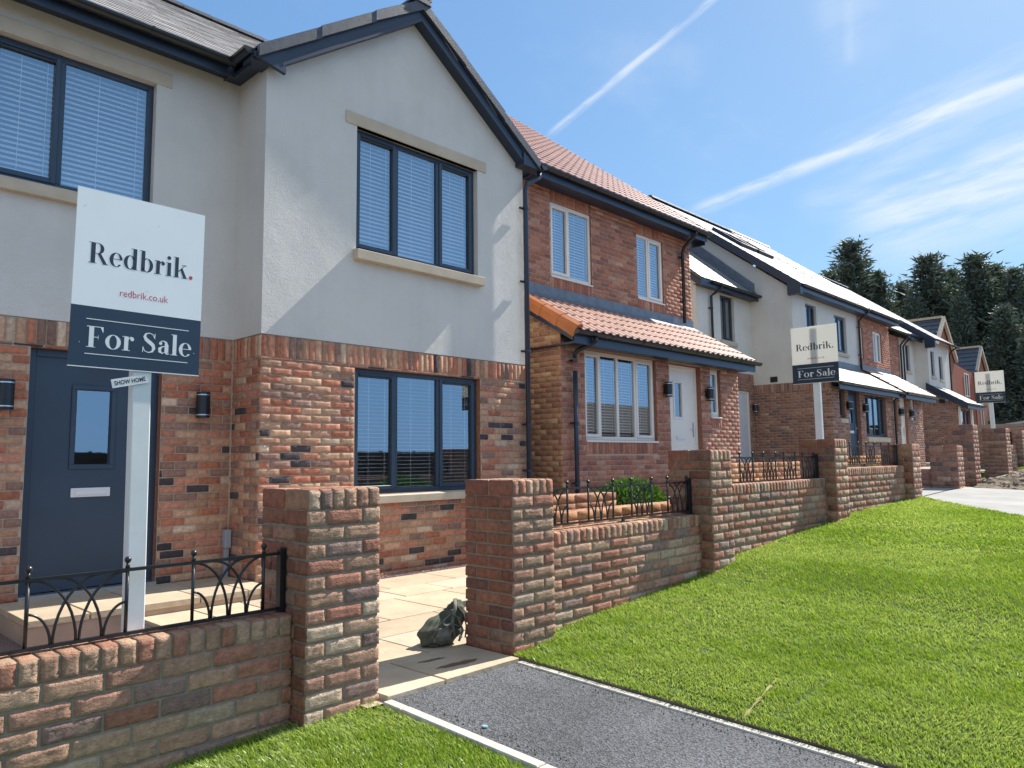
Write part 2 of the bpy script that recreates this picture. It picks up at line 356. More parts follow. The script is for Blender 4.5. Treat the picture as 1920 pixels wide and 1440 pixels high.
# ---------------------------------------------------------------- walls with holes and individually modelled bricks
def panel(mb, O, U, V, W, H, holes=(), depth=0.1, N=None, m=0, rev=None, c=(1,1,1)):
    """flat wall with rectangular holes (u0,u1,v0,v1) and reveals going inwards (-N)"""
    us=sorted({0,W,*[max(0,min(W,h[k])) for h in holes for k in (0,1)]}); vs=sorted({0,H,*[max(0,min(H,h[k])) for h in holes for k in (2,3)]})
    for i in range(len(us)-1):
        for j in range(len(vs)-1):
            cu,cv=(us[i]+us[i+1])/2,(vs[j]+vs[j+1])/2
            if any(h[0]<cu<h[1] and h[2]<cv<h[3] for h in holes): continue
            mb.poly([O+U*us[i]+V*vs[j],O+U*us[i+1]+V*vs[j],O+U*us[i+1]+V*vs[j+1],O+U*us[i]+V*vs[j+1]],m,c)
    if N is not None:
        r=m if rev is None else rev
        for h in holes:
            q=[O+U*h[0]+V*h[2],O+U*h[1]+V*h[2],O+U*h[1]+V*h[3],O+U*h[0]+V*h[3]]
            for k in range(4):
                a,b=q[k],q[(k+1)%4]; mb.poly([a,b,b-N*depth,a-N*depth],r,c)
PAL_H=[((.47,.21,.135),4.5),((.42,.16,.095),4),((.50,.30,.19),4),((.29,.17,.13),4),((.075,.06,.065),2.0),((.58,.42,.30),.9),((.45,.25,.16),4)]
PAL_G=[((.45,.245,.175),5),((.50,.32,.22),3),((.42,.19,.13),3),((.48,.285,.195),4),((.31,.20,.17),1.6),((.55,.40,.29),1.0)]
PAL_R=[((.40,.18,.12),5),((.36,.15,.10),4),((.43,.22,.15),3),((.29,.14,.11),2),((.46,.28,.20),1)]
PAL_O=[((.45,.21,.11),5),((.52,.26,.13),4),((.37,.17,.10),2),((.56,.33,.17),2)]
PAL_F=[((.33,.17,.125),5),((.29,.15,.115),4),((.37,.21,.155),3),((.21,.13,.12),2),((.42,.28,.21),1)]
class Bricks:
    """collects brick faces; every brick is its own small relief patch"""
    def __init__(s): s.v=[]; s.f=[]; s.c=[]; s.n=0
    def rects(s, O, U, V, N, R4, pal, nx, ny, relief, j=0.012, depth=0.008):
        if not len(R4): return
        R4=np.array(R4); n=len(R4); O,U,V,N=[np.array(a) for a in (O,U,V,N)]
        gx=np.concatenate([[0],np.linspace(0.0,1,nx)*0.94+0.03,[1]]); gy=np.concatenate([[0],np.linspace(0,1,ny)*0.86+0.07,[1]])
        a=gx[None,None,:]; b=gy[None,:,None]
        w=(R4[:,1]-R4[:,0])[:,None,None]; h=(R4[:,3]-R4[:,2])[:,None,None]
        uu=R4[:,0][:,None,None]+a*w+np.zeros((n,ny+2,nx+2)); vv=R4[:,2][:,None,None]+b*h+np.zeros_like(uu)
        jit=rng.normal(0,1,uu.shape); uu[:,1:-1,1:-1]+=(jit*j*0.10)[:,1:-1,1:-1]; vv+=rng.normal(0,1,uu.shape)*j*0.10
        edge=np.zeros((ny+2,nx+2)); edge[1:-1,1:-1]=1
        inner=np.zeros((ny+2,nx+2)); inner[2:-2,2:-2]=1
        d=-depth*(1-edge)[None]+relief*rng.uniform(-1,1,uu.shape)*edge[None]+relief*0.15*inner[None]+rng.normal(0,relief*0.5,(n,1,1))*edge[None]
        P=O+uu[...,None]*U+vv[...,None]*V+d[...,None]*N
        cols=np.array([p[0] for p in pal]); wt=np.array([p[1] for p in pal],float); wt/=wt.sum()
        c=cols[rng.choice(len(pal),n,p=wt)]*rng.uniform(0.82,1.18,(n,1)); c=c[:,None,:]*np.ones((1,(nx+2)*(ny+2),1))
        k=(nx+2)*(ny+2); idx=np.arange(k).reshape(ny+2,nx+2)
        q=np.stack([idx[:-1,:-1],idx[:-1,1:],idx[1:,1:],idx[1:,:-1]],-1).reshape(-1,4)
        s.f.append((q[None]+(np.arange(n)*k)[:,None,None]+s.n).reshape(-1,4)); s.v.append(P.reshape(-1,3)); s.c.append(c.reshape(-1,3)); s.n+=n*k
    def wall(s, O, U, V, N, W, z0, H, pal, ch=0.0757, bl=0.2275, holes=(), off=0.0, nx=4, ny=3, relief=0.002, top=None, j=0.012, gap=0.011):
        """stretcher courses from z0 up to H in the V direction; top(u) trims under a slope"""
        out=[]; k=0; z=z0
        while z<H-0.02:
            z1=min(z+ch,H); u=-bl+((k%2)*bl/2+off)%bl-bl
            while u<W:
                a,b=max(u,0),min(u+bl,W)
                segs=[(a,b)] if b-a>0.03 else []
                for h in holes:
                    if h[2]<(z+z1)/2<h[3]:
                        ns=[]
                        for (p,q) in segs:
                            if q<=h[0] or p>=h[1]: ns.append((p,q)); continue
                            if h[0]-p>0.03: ns.append((p,h[0]))
                            if q-h[1]>0.03: ns.append((h[1],q))
                        segs=ns
                for (p,q) in segs:
                    if top and z1>top((p+q)/2): continue
                    out.append((p+(gap/2 if p>1e-4 else 0),q-(gap/2 if q<W-1e-4 else 0),z+gap/2,z1-gap/2+(gap/2 if z1>=H-1e-4 else 0)))
                u+=bl
            z=z1; k+=1
        s.rects(O,U,V,N,out,pal,nx,ny,relief,j)
    def soldiers(s, O, U, V, N, u0, u1, z0, z1, pal, bw=0.0757, nx=2, ny=4, relief=0.002, gap=0.011, j=0.012):
        n=max(1,round((u1-u0)/bw)); w_=(u1-u0)/n
        s.rects(O,U,V,N,[(u0+i*w_+gap/2,u0+(i+1)*w_-gap/2,z0+gap/2,z1-gap/2) for i in range(n)],pal,nx,ny,relief,j)
    def build(s, name, mat, parent, smooth=False):
        v=np.concatenate(s.v); f=np.concatenate(s.f); c=np.concatenate(s.c)
        me=bpy.data.meshes.new(name); me.vertices.add(len(v)); me.vertices.foreach_set('co',v.astype('f').ravel())
        me.loops.add(len(f)*4); me.loops.foreach_set('vertex_index',f.astype('i').ravel())
        me.polygons.add(len(f)); me.polygons.foreach_set('loop_start',np.arange(0,len(f)*4,4,dtype='i')); me.polygons.foreach_set('loop_total',np.full(len(f),4,'i'))
        me.materials.append(M[mat]); me.update(calc_edges=True)
        if smooth: me.polygons.foreach_set('use_smooth',np.ones(len(f),bool))
        a=me.color_attributes.new('Col','FLOAT_COLOR','POINT'); cc=np.ones((len(v),4),'f'); cc[:,:3]=c; a.data.foreach_set('color',cc.ravel())
        return link(name,me,parent)
MD=0.009   # mortar sits this far behind the brick faces

# ---------------------------------------------------------------- house fittings
def window(house, O, U, N, w, h, panes, frame='navy_frame', setback=0.075, blind=0.0, sill=None, lintel=None, label=None, slat=0.04, tilt=20, fr=0.055, glass='glass', half=1.0):
    """O = lower-left corner of the opening in the wall plane; panes = [(x0,x1,opening)]"""
    V=Z_; P=O-N*setback; f=MB(); D=0.06
    f.obox(P,U,V,-N,fr,h,D); f.obox(P+U*(w-fr),U,V,-N,fr,h,D); f.obox(P+U*fr,U,V,-N,w-2*fr,fr,D); f.obox(P+U*fr+V*(h-fr),U,V,-N,w-2*fr,fr,D)
    for i,(a,b,op) in enumerate(panes):
        if i: f.obox(P+U*(a-fr/2)+V*fr,U,V,-N,fr,h-2*fr,D)
    inner=[]
    for i,(a,b,op) in enumerate(panes):
        x0=a+(fr if i==0 else fr/2); x1=b-(fr if i==len(panes)-1 else fr/2); y0=fr; y1=h-fr
        if op:
            t=0.045; Q=P+N*0.014
            f.obox(Q+U*(x0-.012)+V*(y0-.012),U,V,-N,t,y1-y0+.024,.04); f.obox(Q+U*(x1+.012-t)+V*(y0-.012),U,V,-N,t,y1-y0+.024,.04)
            f.obox(Q+U*(x0-.012+t)+V*(y0-.012),U,V,-N,x1-x0+.024-2*t,t,.04); f.obox(Q+U*(x0-.012+t)+V*(y1+.012-t),U,V,-N,x1-x0+.024-2*t,t,.04)
            x0+=t-.012; x1-=t-.012; y0+=t-.012; y1-=t-.012
        inner.append((x0,x1,y0,y1,op))
    wo=f.build('window',frame,house,bevel=0.004)
    if label: wo['label']=label
    for (x0,x1,y0,y1,op) in inner:
        g=MB(); G=P-N*0.022
        g.poly([G+U*x0+V*y0,G+U*x1+V*y0,G+U*x1+V*y1,G+U*x0+V*y1]); g.build('pane',glass,wo)
    if blind:
        b=MB(); G=P-N*0.095; ca,sa=math.cos(R(tilt)),math.sin(R(tilt))
        for (x0,x1,y0,y1,op) in inner:
            y=y1+.02
            while y>y0+(y1-y0)*(1-half)-.03:
                q=G+V*y; dn=N*(0.0225*ca); dv=V*(0.0225*sa)
                b.poly([q+U*(x0-.02)+dn-dv,q+U*(x1+.02)+dn-dv,q+U*(x1+.02)-dn+dv,q+U*(x0-.02)-dn+dv]); y-=slat
            for s in (0.42,0.9):
                xx=x0+(x1-x0)*s; b.obox(G+N*.026+U*xx+V*(y0),U,V,N,.004,y1-y0,.002)
        b.build('blind','slat',wo)
    vent=[(x0,x1,y0,y1) for (x0,x1,y0,y1,op) in inner if op]
    if vent and frame=='navy_frame':
        tv=MB()
        for (x0,x1,y0,y1) in vent: tv.obox(P+N*.016+U*(x0+.01)+V*(y1+.014),U,V,N,x1-x0-.02,.016,.012)
        tv.build('trickle_vent','black',wo)
    if sill:
        e,hh,pr=sill; s=MB(); A=O+U*(-e)-V*hh
        # weathered top slopes outwards
        prof=[(-setback,0),(pr,0),(pr,hh*.82),(-setback+.001,hh)]
        L=[A+N*a+V*b_ for a,b_ in prof]; s.prism(L,[p+U*(w+2*e) for p in L]); s.build('sill','stone' if frame!='cream' else 'cream',wo,bevel=0.004)
    if lintel:
        e,hh,pr=lintel; s=MB(); s.obox(O+U*(-e)+V*h-N*setback*.9,U,V,N,w+2*e,hh,pr+setback*.9); s.build('lintel','stone',wo,bevel=0.004)
    return wo
def door(house, O, U, N, w, h, colour, frame, glass_r, plate_r, setback=0.09, handle=True, sill=True):
    V=Z_; P=O-N*setback; f=MB(); fr=0.065
    f.obox(P,U,V,-N,fr,h,.08); f.obox(P+U*(w-fr),U,V,-N,fr,h,.08); f.obox(P+U*fr+V*(h-fr),U,V,-N,w-2*fr,fr,.08)
    do=f.build('door_frame',frame,house,bevel=0.003)
    g0,g1,g2,g3=glass_r; s=MB(); Q=P-N*0.02
    panel(s,Q+U*fr+V*.02,U,V,w-2*fr,h-fr-.02,[(g0-fr,g1-fr,g2-.02,g3-.02)],0.03,N)
    for k in (1,): s.obox(Q+U*(g0-.045)+V*(g2-.045),U,V,N,g1-g0+.09,.04,.012); s.obox(Q+U*(g0-.045)+V*(g3+.005),U,V,N,g1-g0+.09,.04,.012)
    s.obox(Q+U*(g0-.045)+V*(g2-.005),U,V,N,.04,g3-g2+.01,.012); s.obox(Q+U*(g1+.005)+V*(g2-.005),U,V,N,.04,g3-g2+.01,.012)
    dd=s.build('door',colour,house,bevel=0.003)
    g=MB(); G=Q-N*.02; g.poly([G+U*g0+V*g2,G+U*g1+V*g2,G+U*g1+V*g3,G+U*g0+V*g3]); g.build('glass_panel','glass',dd)
    b=MB(); b.poly([G-N*.3+U*(g0-.3)+V*(g2-.3),G-N*.3+U*(g1+.3)+V*(g2-.3),G-N*.3+U*(g1+.3)+V*(g3+.3),G-N*.3+U*(g0-.3)+V*(g3+.3)]); b.build('dark_hall_sheet','dark_room',dd)  # dark sheet in place of the unlit hall behind the glass
    p0,p1,p2,p3=plate_r; l=MB(); l.obox(Q+U*p0+V*p2+N*.002,U,V,N,p1-p0,p3-p2,.012); l.obox(Q+U*(p0+.03)+V*(p2+.018)+N*.015,U,V,N,p1-p0-.06,p3-p2-.036,.006)
    l.build('letter_plate','steel_light',dd,bevel=0.003)
    if handle:
        l=MB(); hx=w-fr-.09; l.obox(Q+U*hx+V*.85+N*.001,U,V,N,.03,.26,.012); l.obox(Q+U*(hx-.10)+V*.99+N*.03,U,V,N,.13,.018,.018); l.obox(Q+U*(hx+.006)+V*.99+N*.014,U,V,N,.018,.018,.016)
        l.build('handle','chrome',dd)
    if sill:
        l=MB(); l.obox(O+U*(-.0)-V*.03-N*setback,U,V,N,w,.045,setback+.02); l.build('threshold','chrome',do)
    return do
def wall_light(house, P, N, r=0.064, h=0.25):
    b=MB(); c=P+N*0.085
    def cyl(z0,z1,rr): b.prism([c+V3(rr*math.cos(t),rr*math.sin(t),z0) for t in np.linspace(0,2*math.pi,17)[:-1]],[c+V3(rr*math.cos(t),rr*math.sin(t),z1) for t in np.linspace(0,2*math.pi,17)[:-1]])
    cyl(-h*.5,h*.5,r); T=Z_.cross(N)
    b.obox(P-T*.03-Z_*.06+N*.001,T,Z_,N,.06,.12,.04)
    o=b.build('wall_light','black',house,bevel=0.002)
    b=MB()
    for z0,z1 in ((-.41*h,-.37*h),(.37*h,.41*h)):
        b.prism([c+V3((r+.004)*math.cos(t),(r+.004)*math.sin(t),z0) for t in np.linspace(0,2*math.pi,17)[:-1]],[c+V3((r+.004)*math.cos(t),(r+.004)*math.sin(t),z1) for t in np.linspace(0,2*math.pi,17)[:-1]])
    b.build('trim_ring','chrome',o)
def gutter(house, A, B, out, r=0.058, mat='black', stop=True, joints=True):
    """half round gutter from A to B (centres), out = outward unit vector"""
    t=(B-A).normalized(); prof=[]
    for k in range(9):
        a=math.pi*k/8; prof.append((-math.cos(a)*r,-math.sin(a)*r))
    prof+= [(x*.86,y*.86) for x,y in reversed(prof)]
    g=MB(); g.prism([A+out*x+Z_*y for x,y in prof],[B+out*x+Z_*y for x,y in prof])
    L=(B-A).length; n=int(L/0.85)
    if stop:
        for q in (A-t*.006,B): g.prism([q+out*x*1.05+Z_*y*1.05 for x,y in prof[:9]],[q+t*.006+out*x*1.05+Z_*y*1.05 for x,y in prof[:9]])
    o=g.build('gutter',mat,house)
    if joints and n>1:
        g=MB()
        for i in range(1,n+1):
            q=A+t*(L*i/(n+1)); g.prism([q-t*.012+out*x*1.1+Z_*y*1.1 for x,y in prof],[q+t*.012+out*x*1.1+Z_*y*1.1 for x,y in prof])
        g.build('gutter_bracket',mat,o)
    return o
def downpipe(house, pts, N, r=0.034, mat='navy', brackets=()):
    d=MB(); d.tube(pts,r,12)
    o=d.build('downpipe',mat,house,smooth=True)
    if brackets:
        b=MB(); T=Z_.cross(N)
        for p in brackets:
            p=Vector(p); b.tube([p-Z_*.02,p+Z_*.02],r*1.25,12); b.obox(p-T*.075-Z_*.012-N*.055,T,Z_,N,.15,.024,.022)
        b.build('pipe_clip',mat,o)
    return o
def slate_roof(mb, O, U, S, LU, LS, ch=0.2, sw=0.3, col=(.15,.155,.17), lift=0.010, var=.22):
    """courses of flat slates; O = eave corner, U along the eave, S up the slope"""
    N=U.cross(S).normalized()
    if N.z<0: N=-N
    n=int(LS/ch)+1
    for k in range(n):
        s0=k*ch; s1=min(s0+ch+.02,LS)
        if s1-s0<.03: break
        u=-(sw/2 if k%2 else 0)
        while u<LU:
            a,b=max(u,0),min(u+sw-.004,LU)
            if b-a>.02:
                c=tuple(np.array(col)*random.uniform(1-var,1+var)); l0=lift*random.uniform(.8,1.3)
                A=O+U*a+S*s0+N*l0; B=O+U*b+S*s0+N*l0
                mb.poly([A,B,O+U*b+S*s1+N*.001,O+U*a+S*s1+N*.001],0,c); mb.poly([A-N*l0,B-N*l0,B,A],0,c)
            u+=sw
def pantile_roof(mb, O, U, S, LU, LS, ch=0.30, rw=0.178, col=(.40,.20,.15), amp=0.032, var=.12):
    N=U.cross(S).normalized()
    if N.z<0: N=-N
    nr=int(round(LU/rw)); rw=LU/nr; sam=[0,.10,.20,.34,.5,.66,.80,.90]
    prof=[0,0,.25,.8,1.0,.8,.25,0]
    n=int(math.ceil(LS/ch))
    for k in range(n):
        s0=k*ch; s1=min(s0+ch,LS)
        for i in range(nr):
            c=tuple(np.array(col)*random.uniform(1-var,1+var)); us=[(i+x)*rw for x in sam]+[(i+1)*rw]; ps=prof+[0]
            def row(s,am,l): return [O+U*uu+S*s+N*(am*amp*p+l) for uu,p in zip(us,ps)]
            r0=row(s0-.02,1.0,.020); r1=row(s1-.06,1.0,.008); r2_=row(s1+.02,.25,.002); rb=row(s0-.02,.80,.004)
            i0=len(mb.v)
            for r_ in (rb,r0,r1,r2_):
                for p in r_: mb.vert(p,c)
            m=len(us)
            for a in range(3):
                for b in range(m-1):
                    mb.f.append([i0+a*m+b,i0+a*m+b+1,i0+(a+1)*m+b+1,i0+(a+1)*m+b]); mb.m.append(0)
# ================================================================= HOUSES
NF=V3(0,-1,0)      # outward normal of street fronts
NL=V3(-1,0,0)
BC=(.30,.14,.09)   # brick colour for plain reveals
def hbrick(rects_fn, mort, name, house, mat='brick'):
    mo=mort.build(name,['mortar','brick'],house); b=Bricks(); rects_fn(b); b.build('brickwork',mat,mo); return mo
def shell(house, x0,x1,yf_,yb,z0,ze,yr,zr,mat='render',left=True,right=True,name='wall'):
    """sides, back and gable triangles of a house with a ridge along X"""
    m=MB(); N=10
    for x,do in ((x0,left),(x1,right)):
        if do: m.poly([V3(x,yf_,z0),V3(x,yb,z0),V3(x,yb,ze),V3(x,yr,zr),V3(x,yf_,ze)])
    m.poly([V3(x0,yb,z0),V3(x1,yb,z0),V3(x1,yb,ze),V3(x0,yb,ze)])
    m.poly([V3(x0,yf_+.3,z0),V3(x1,yf_+.3,z0),V3(x1,yb,z0),V3(x0,yb,z0)])
    return m.build(name,mat,house)

# ---------------- house one: rendered show home with front gable
YF,YR=6.70,7.28
h1=thing('rendered_house','large pale rendered house with brick ground floor, dark-edged front gable and navy front door','house',(3.5,9,-1.28))
# render
m=MB()
panel(m,V3(-3,YR,1.245),X_,Z_,6.48,2.80,[(4.28,5.64,1.185,2.435)],.14,NF)
panel(m,V3(3.48,YR,1.245),-Y_,Z_,YR-YF,2.80)
panel(m,V3(3.48,YF,1.245),X_,Z_,3.76,2.705,[(1.08,2.91,1.055,2.445)],.14,NF)
m.poly([V3(3.48,YF,3.95),V3(7.24,YF,3.95),V3(7.24,YF,4.05),V3(5.36,YF,5.33),V3(3.48,YF,4.05)])
m.poly([V3(7.24,YF,-1.5),V3(7.24,7.3,-1.5),V3(7.24,7.3,4.05),V3(7.24,YF,4.05)])
m.build('wall','render',h1)
shell(h1,-3,7.24,7.30,14.8,-1.5,4.03,11.05,6.78)
# brickwork of the ground floor
G_H=[(1.08,2.93,1.14,2.50)]       # ground window in the gable front, relative to z=-1.5
D_H=[(4.70,5.79,.40,2.50)]        # front door
m=MB()
panel(m,V3(3.48+MD,YF+MD,-1.5),X_,Z_,3.76-2*MD,2.745,G_H,.14,NF,0,1,BC)
panel(m,V3(-3,YR+MD,-1.5),X_,Z_,6.48,2.745,D_H,.14,NF,0,1,BC)
panel(m,V3(3.48+MD,YR+MD,-1.5),-Y_,Z_,YR-YF,2.745); m.box(3.466,3.4888,YR-.012,YR+.0088,-1.5,1.244)
panel(m,V3(7.24-MD,YF+MD,-1.5),Y_,Z_,1.5,2.745)
def f(b):
    z0=-1.5+.0; top=2.52
    b.wall(V3(3.48,YF,-1.5),X_,Z_,NF,3.76,.0,top,PAL_H,holes=G_H,nx=5,ny=4,relief=.0028)
    b.soldiers(V3(3.48,YF,-1.5),X_,Z_,NF,0,3.76,top,2.745,PAL_H)
    b.wall(V3(0.9,YR,-1.5),X_,Z_,NF,2.58,.0,top,PAL_H,holes=[(D_H[0][0]-3.9,D_H[0][1]-3.9,.4,2.5)],nx=5,ny=4,off=.1,relief=.0028)
    b.soldiers(V3(0.9,YR,-1.5),X_,Z_,NF,0,2.58,top,2.745,PAL_H)
    b.wall(V3(3.48,YR,-1.5),-Y_,Z_,NL,YR-YF,.0,top,PAL_H,off=.06,nx=5,ny=4,relief=.0028)
    b.soldiers(V3(3.48,YR,-1.5),-Y_,Z_,NL,0,YR-YF,top,2.745,PAL_H)
hbrick(f,m,'brick_wall',h1)
window(h1,V3(4.56,YF,2.30),X_,NF,1.83,1.39,[(0,.60,1),(.60,1.23,0),(1.23,1.83,1)],blind=1,sill=(.04,.13,.095),lintel=(.15,.14,.012),tilt=47,slat=.048)
window(h1,V3(4.56,YF,-.36),X_,NF,1.85,1.36,[(0,.60,1),(.60,1.23,0),(1.23,1.85,1)],blind=1,sill=(.0,.10,.06),tilt=12,slat=.042)
window(h1,V3(1.28,YR,2.43),X_,NF,1.36,1.25,[(0,.57,1),(.57,1.36,0)],blind=1,sill=(.04,.13,.07),lintel=(.14,.14,.012),tilt=47,slat=.048)
door(h1,V3(1.70,YR,-1.10),X_,NF,1.09,2.10,'door_blue','navy_frame',(.40,.68,1.10,1.76),(.38,.70,.81,.89),handle=False)
wall_light(h1,V3(3.15,YR,.56),NF); wall_light(h1,V3(1.515,YR,.575),NF)
# main roof
r=MB(); S=V3(0,math.cos(math.atan(.70)),math.sin(math.atan(.70))); LS=4.07/math.cos(math.atan(.70))
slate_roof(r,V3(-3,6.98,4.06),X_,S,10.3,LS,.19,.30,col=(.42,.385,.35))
N_=X_.cross(S).normalized(); N_=N_ if N_.z>0 else -N_
A=V3(-3,6.98,4.055); r.prism([A,A+X_*10.3,A+X_*10.3+S*LS,A+S*LS],[p-N_*.05 for p in [A,A+X_*10.3,A+X_*10.3+S*LS,A+S*LS]],0,(.08,.08,.09))
S2=V3(0,-S.y,S.z); A=V3(-3,15.12,4.055); r.prism([A,A+X_*10.3,A+X_*10.3+S2*LS,A+S2*LS],[p-V3(0,.03,.05) for p in [A,A+X_*10.3,A+X_*10.3+S2*LS,A+S2*LS]],0,(.12,.12,.13))
# gable wing roof, both slopes, running back into the main roof
for sgn in (-1,1):
    U=Y_; Sg=V3(-sgn*math.cos(math.atan(.70)),0,math.sin(math.atan(.70))); O=V3(5.36+sgn*2.06,6.60,4.02)
    L2=2.06/math.cos(math.atan(.70)); slate_roof(r,O,U,Sg,2.7,L2,.19,.30,col=(.17,.17,.18))
    q=[O-Z_*.01,O+U*2.7-Z_*.01,O+U*2.7+Sg*L2-Z_*.01,O+Sg*L2-Z_*.01]; r.prism(q,[p-Z_*.06 for p in q],0,(.08,.08,.09))
ro=r.build('roof','slate',h1)
rt=MB()
for k in range(24):
    x=-3+k*.43; prof=[(.13*math.cos(t),.10*math.sin(t)) for t in np.linspace(0,math.pi,8)]
    rt.prism([V3(x,11.05+a,6.87+b) for a,b in prof],[V3(x+.42,11.05+a*1.06,6.87+b*1.06) for a,b in prof],0)
for k in range(6):
    y=6.50+k*.43; prof=[(.11*math.cos(t),.085*math.sin(t)) for t in np.linspace(0,math.pi,8)]
    rt.prism([V3(5.36+a,y,5.46+b) for a,b in prof],[V3(5.36+a,y+.42,5.46+b) for a,b in prof],0)
rt.build('ridge_tile','verge',ro)
# verge: barge boards, soffit, dry verge capping
bb=MB(); cp=MB(); so=MB()
for sgn in (-1,1):
    xe=5.36+sgn*2.06; t=.70
    def pt(x,dz,y): return V3(x,y,5.46-abs(x-5.36)*t+dz)
    xk=5.36+sgn*1.79; y0,y1=6.565,6.59
    a=[pt(xk,-.26,y0),pt(5.36,-.26,y0),pt(5.36,-.07,y0),pt(xe,-.07,y0),V3(xe,y0,3.945)]; bb.prism(a,[p+Y_*(y1-y0) for p in a])
    a=[pt(xk,-.262,6.552),pt(5.36,-.262,6.552),pt(5.36,-.215,6.552),pt(xk,-.215,6.552)]; bb.prism(a,[p+Y_*.0128 for p in a])
    a=[pt(xk,-.25,6.591),pt(5.36,-.25,6.591),pt(5.36,-.25,6.70),pt(xk,-.25,6.70)]; so.prism(a,[p+Z_*.02 for p in a])
    n=3
    for k in range(n):
        f0,f1=k/n,(k+1)/n; x0=xe+(5.36-xe)*f0; x1=xe+(5.36-xe)*(f1+.01); up0=.010; up1=0.0
        for (y0,y1,da,db) in ((6.520,6.563,-.10,.03),(6.564,6.76,.012,.03)):
            a=[pt(x0,da+up0,y0),pt(x1,da+up1,y0),pt(x1,db+up1,y0),pt(x0,db+up0,y0)]
            a=[a[0]-Y_*.006,a[1],a[2],a[3]-Y_*.006]
            cp.prism(a,[p+Y_*(y1-y0) for p in a])
cp.prism([V3(5.25,6.50,5.40),V3(5.47,6.50,5.40),V3(5.42,6.50,5.50),V3(5.36,6.50,5.53),V3(5.30,6.50,5.50)],[V3(5.25,6.56,5.40),V3(5.47,6.56,5.40),V3(5.42,6.56,5.50),V3(5.36,6.56,5.53),V3(5.30,6.56,5.50)])
bb.prism([V3(3.27,6.555,3.95),V3(3.61,6.555,3.875),V3(3.61,6.555,4.12),V3(3.27,6.555,3.99)],[V3(3.27,6.60,3.95),V3(3.61,6.60,3.875),V3(3.61,6.60,4.12),V3(3.27,6.60,3.99)])
bb.box(3.27,3.475,6.601,6.80,3.93,3.97)
bb.prism([V3(7.10,6.54,3.93),V3(7.44,6.54,3.93),V3(7.44,6.54,4.00),V3(7.10,6.54,4.10)],[V3(7.10,6.72,3.93),V3(7.44,6.72,3.93),V3(7.44,6.72,4.00),V3(7.10,6.72,4.10)])
bb.build('barge_board','navy',h1,bevel=.003); so.build('soffit','navy',h1); cp.build('verge_capping','verge',ro,bevel=.004)
# eaves fascia, soffit and gutters
e=MB(); e.box(-3,3.30,7.03,7.05,3.90,4.06); e.box(-3,3.48,7.051,7.279,3.985,4.0); e.box(3.30,3.32,6.72,7.05,3.90,4.03); e.box(3.321,3.479,6.72,7.279,3.965,3.98)
e.box(7.40,7.42,6.72,8.6,3.90,4.02); e.box(7.241,7.399,6.72,8.6,3.93,3.95)
e.build('fascia','navy',h1)
gutter(h1,V3(-3,6.965,4.035),V3(3.24,6.965,4.035),NF,mat='black'); gutter(h1,V3(3.245,6.60,4.03),V3(3.245,6.90,4.03),NL,mat='black',joints=False); gutter(h1,V3(7.475,6.50,4.0),V3(7.475,8.6,4.0),X_,mat='black')
downpipe(h1,[V3(7.47,6.60,3.95),V3(7.47,6.60,3.86),V3(7.38,6.61,3.80),V3(7.24,6.62,3.72),V3(7.21,6.62,3.62),V3(7.21,6.62,-1.25)],NF,brackets=[(7.21,6.62,z) for z in (3.37,2.36,1.42,.45,-.15,-.9)])
c=MB(); c.box(3.41,3.475,7.20,7.275,-.84,-.66); c.box(3.42,3.465,7.22,7.275,-1.14,-.841); c.build('meter_conduit','conduit',h1,bevel=.006)

# ---------------- house two: brick house with terracotta pent roof
h2=thing('brick_house','red brick house with cream windows, terracotta roofs and an orange-edged porch roof','house',(10.7,9,-.9))
YU,YP=7.75,6.80; XL,XR=8.10,13.42
hA=(9.03-XL,10.13-XL,2.97+1.4,4.22+1.4); hB=(11.51-XL,12.41-XL,2.97+1.4,4.21+1.4)
pC=(8.65-XL,10.55-XL,.27+1.4,1.61+1.4); pD=(10.96-XL,12.0-XL,-.50+1.4,1.61+1.4); pE=(12.35-XL,12.72-XL,.73+1.4,1.61+1.4)
def prow(x): return x
m=MB()
panel(m,V3(XL,YU+MD,-1.4),X_,Z_,XR-XL,5.85,[hA,hB,(0.3,XR-XL-.3,1.0,3.8)],.14,NF,0,1,BC)
panel(m,V3(XL+MD,YP+MD,-1.4),X_,Z_,XR-XL-2*MD,3.12,[pC,pD,pE],.14,NF,0,1,BC)
m.poly([V3(XL+MD,YP+MD,-1.4),V3(XL+MD,YU,-1.4),V3(XL+MD,YU,2.50),V3(XL+MD,YP+MD,1.90)]); m.poly([V3(XR-MD,YP+MD,-1.4),V3(XR-MD,YU,-1.4),V3(XR-MD,YU,2.50),V3(XR-MD,YP+MD,1.90)])
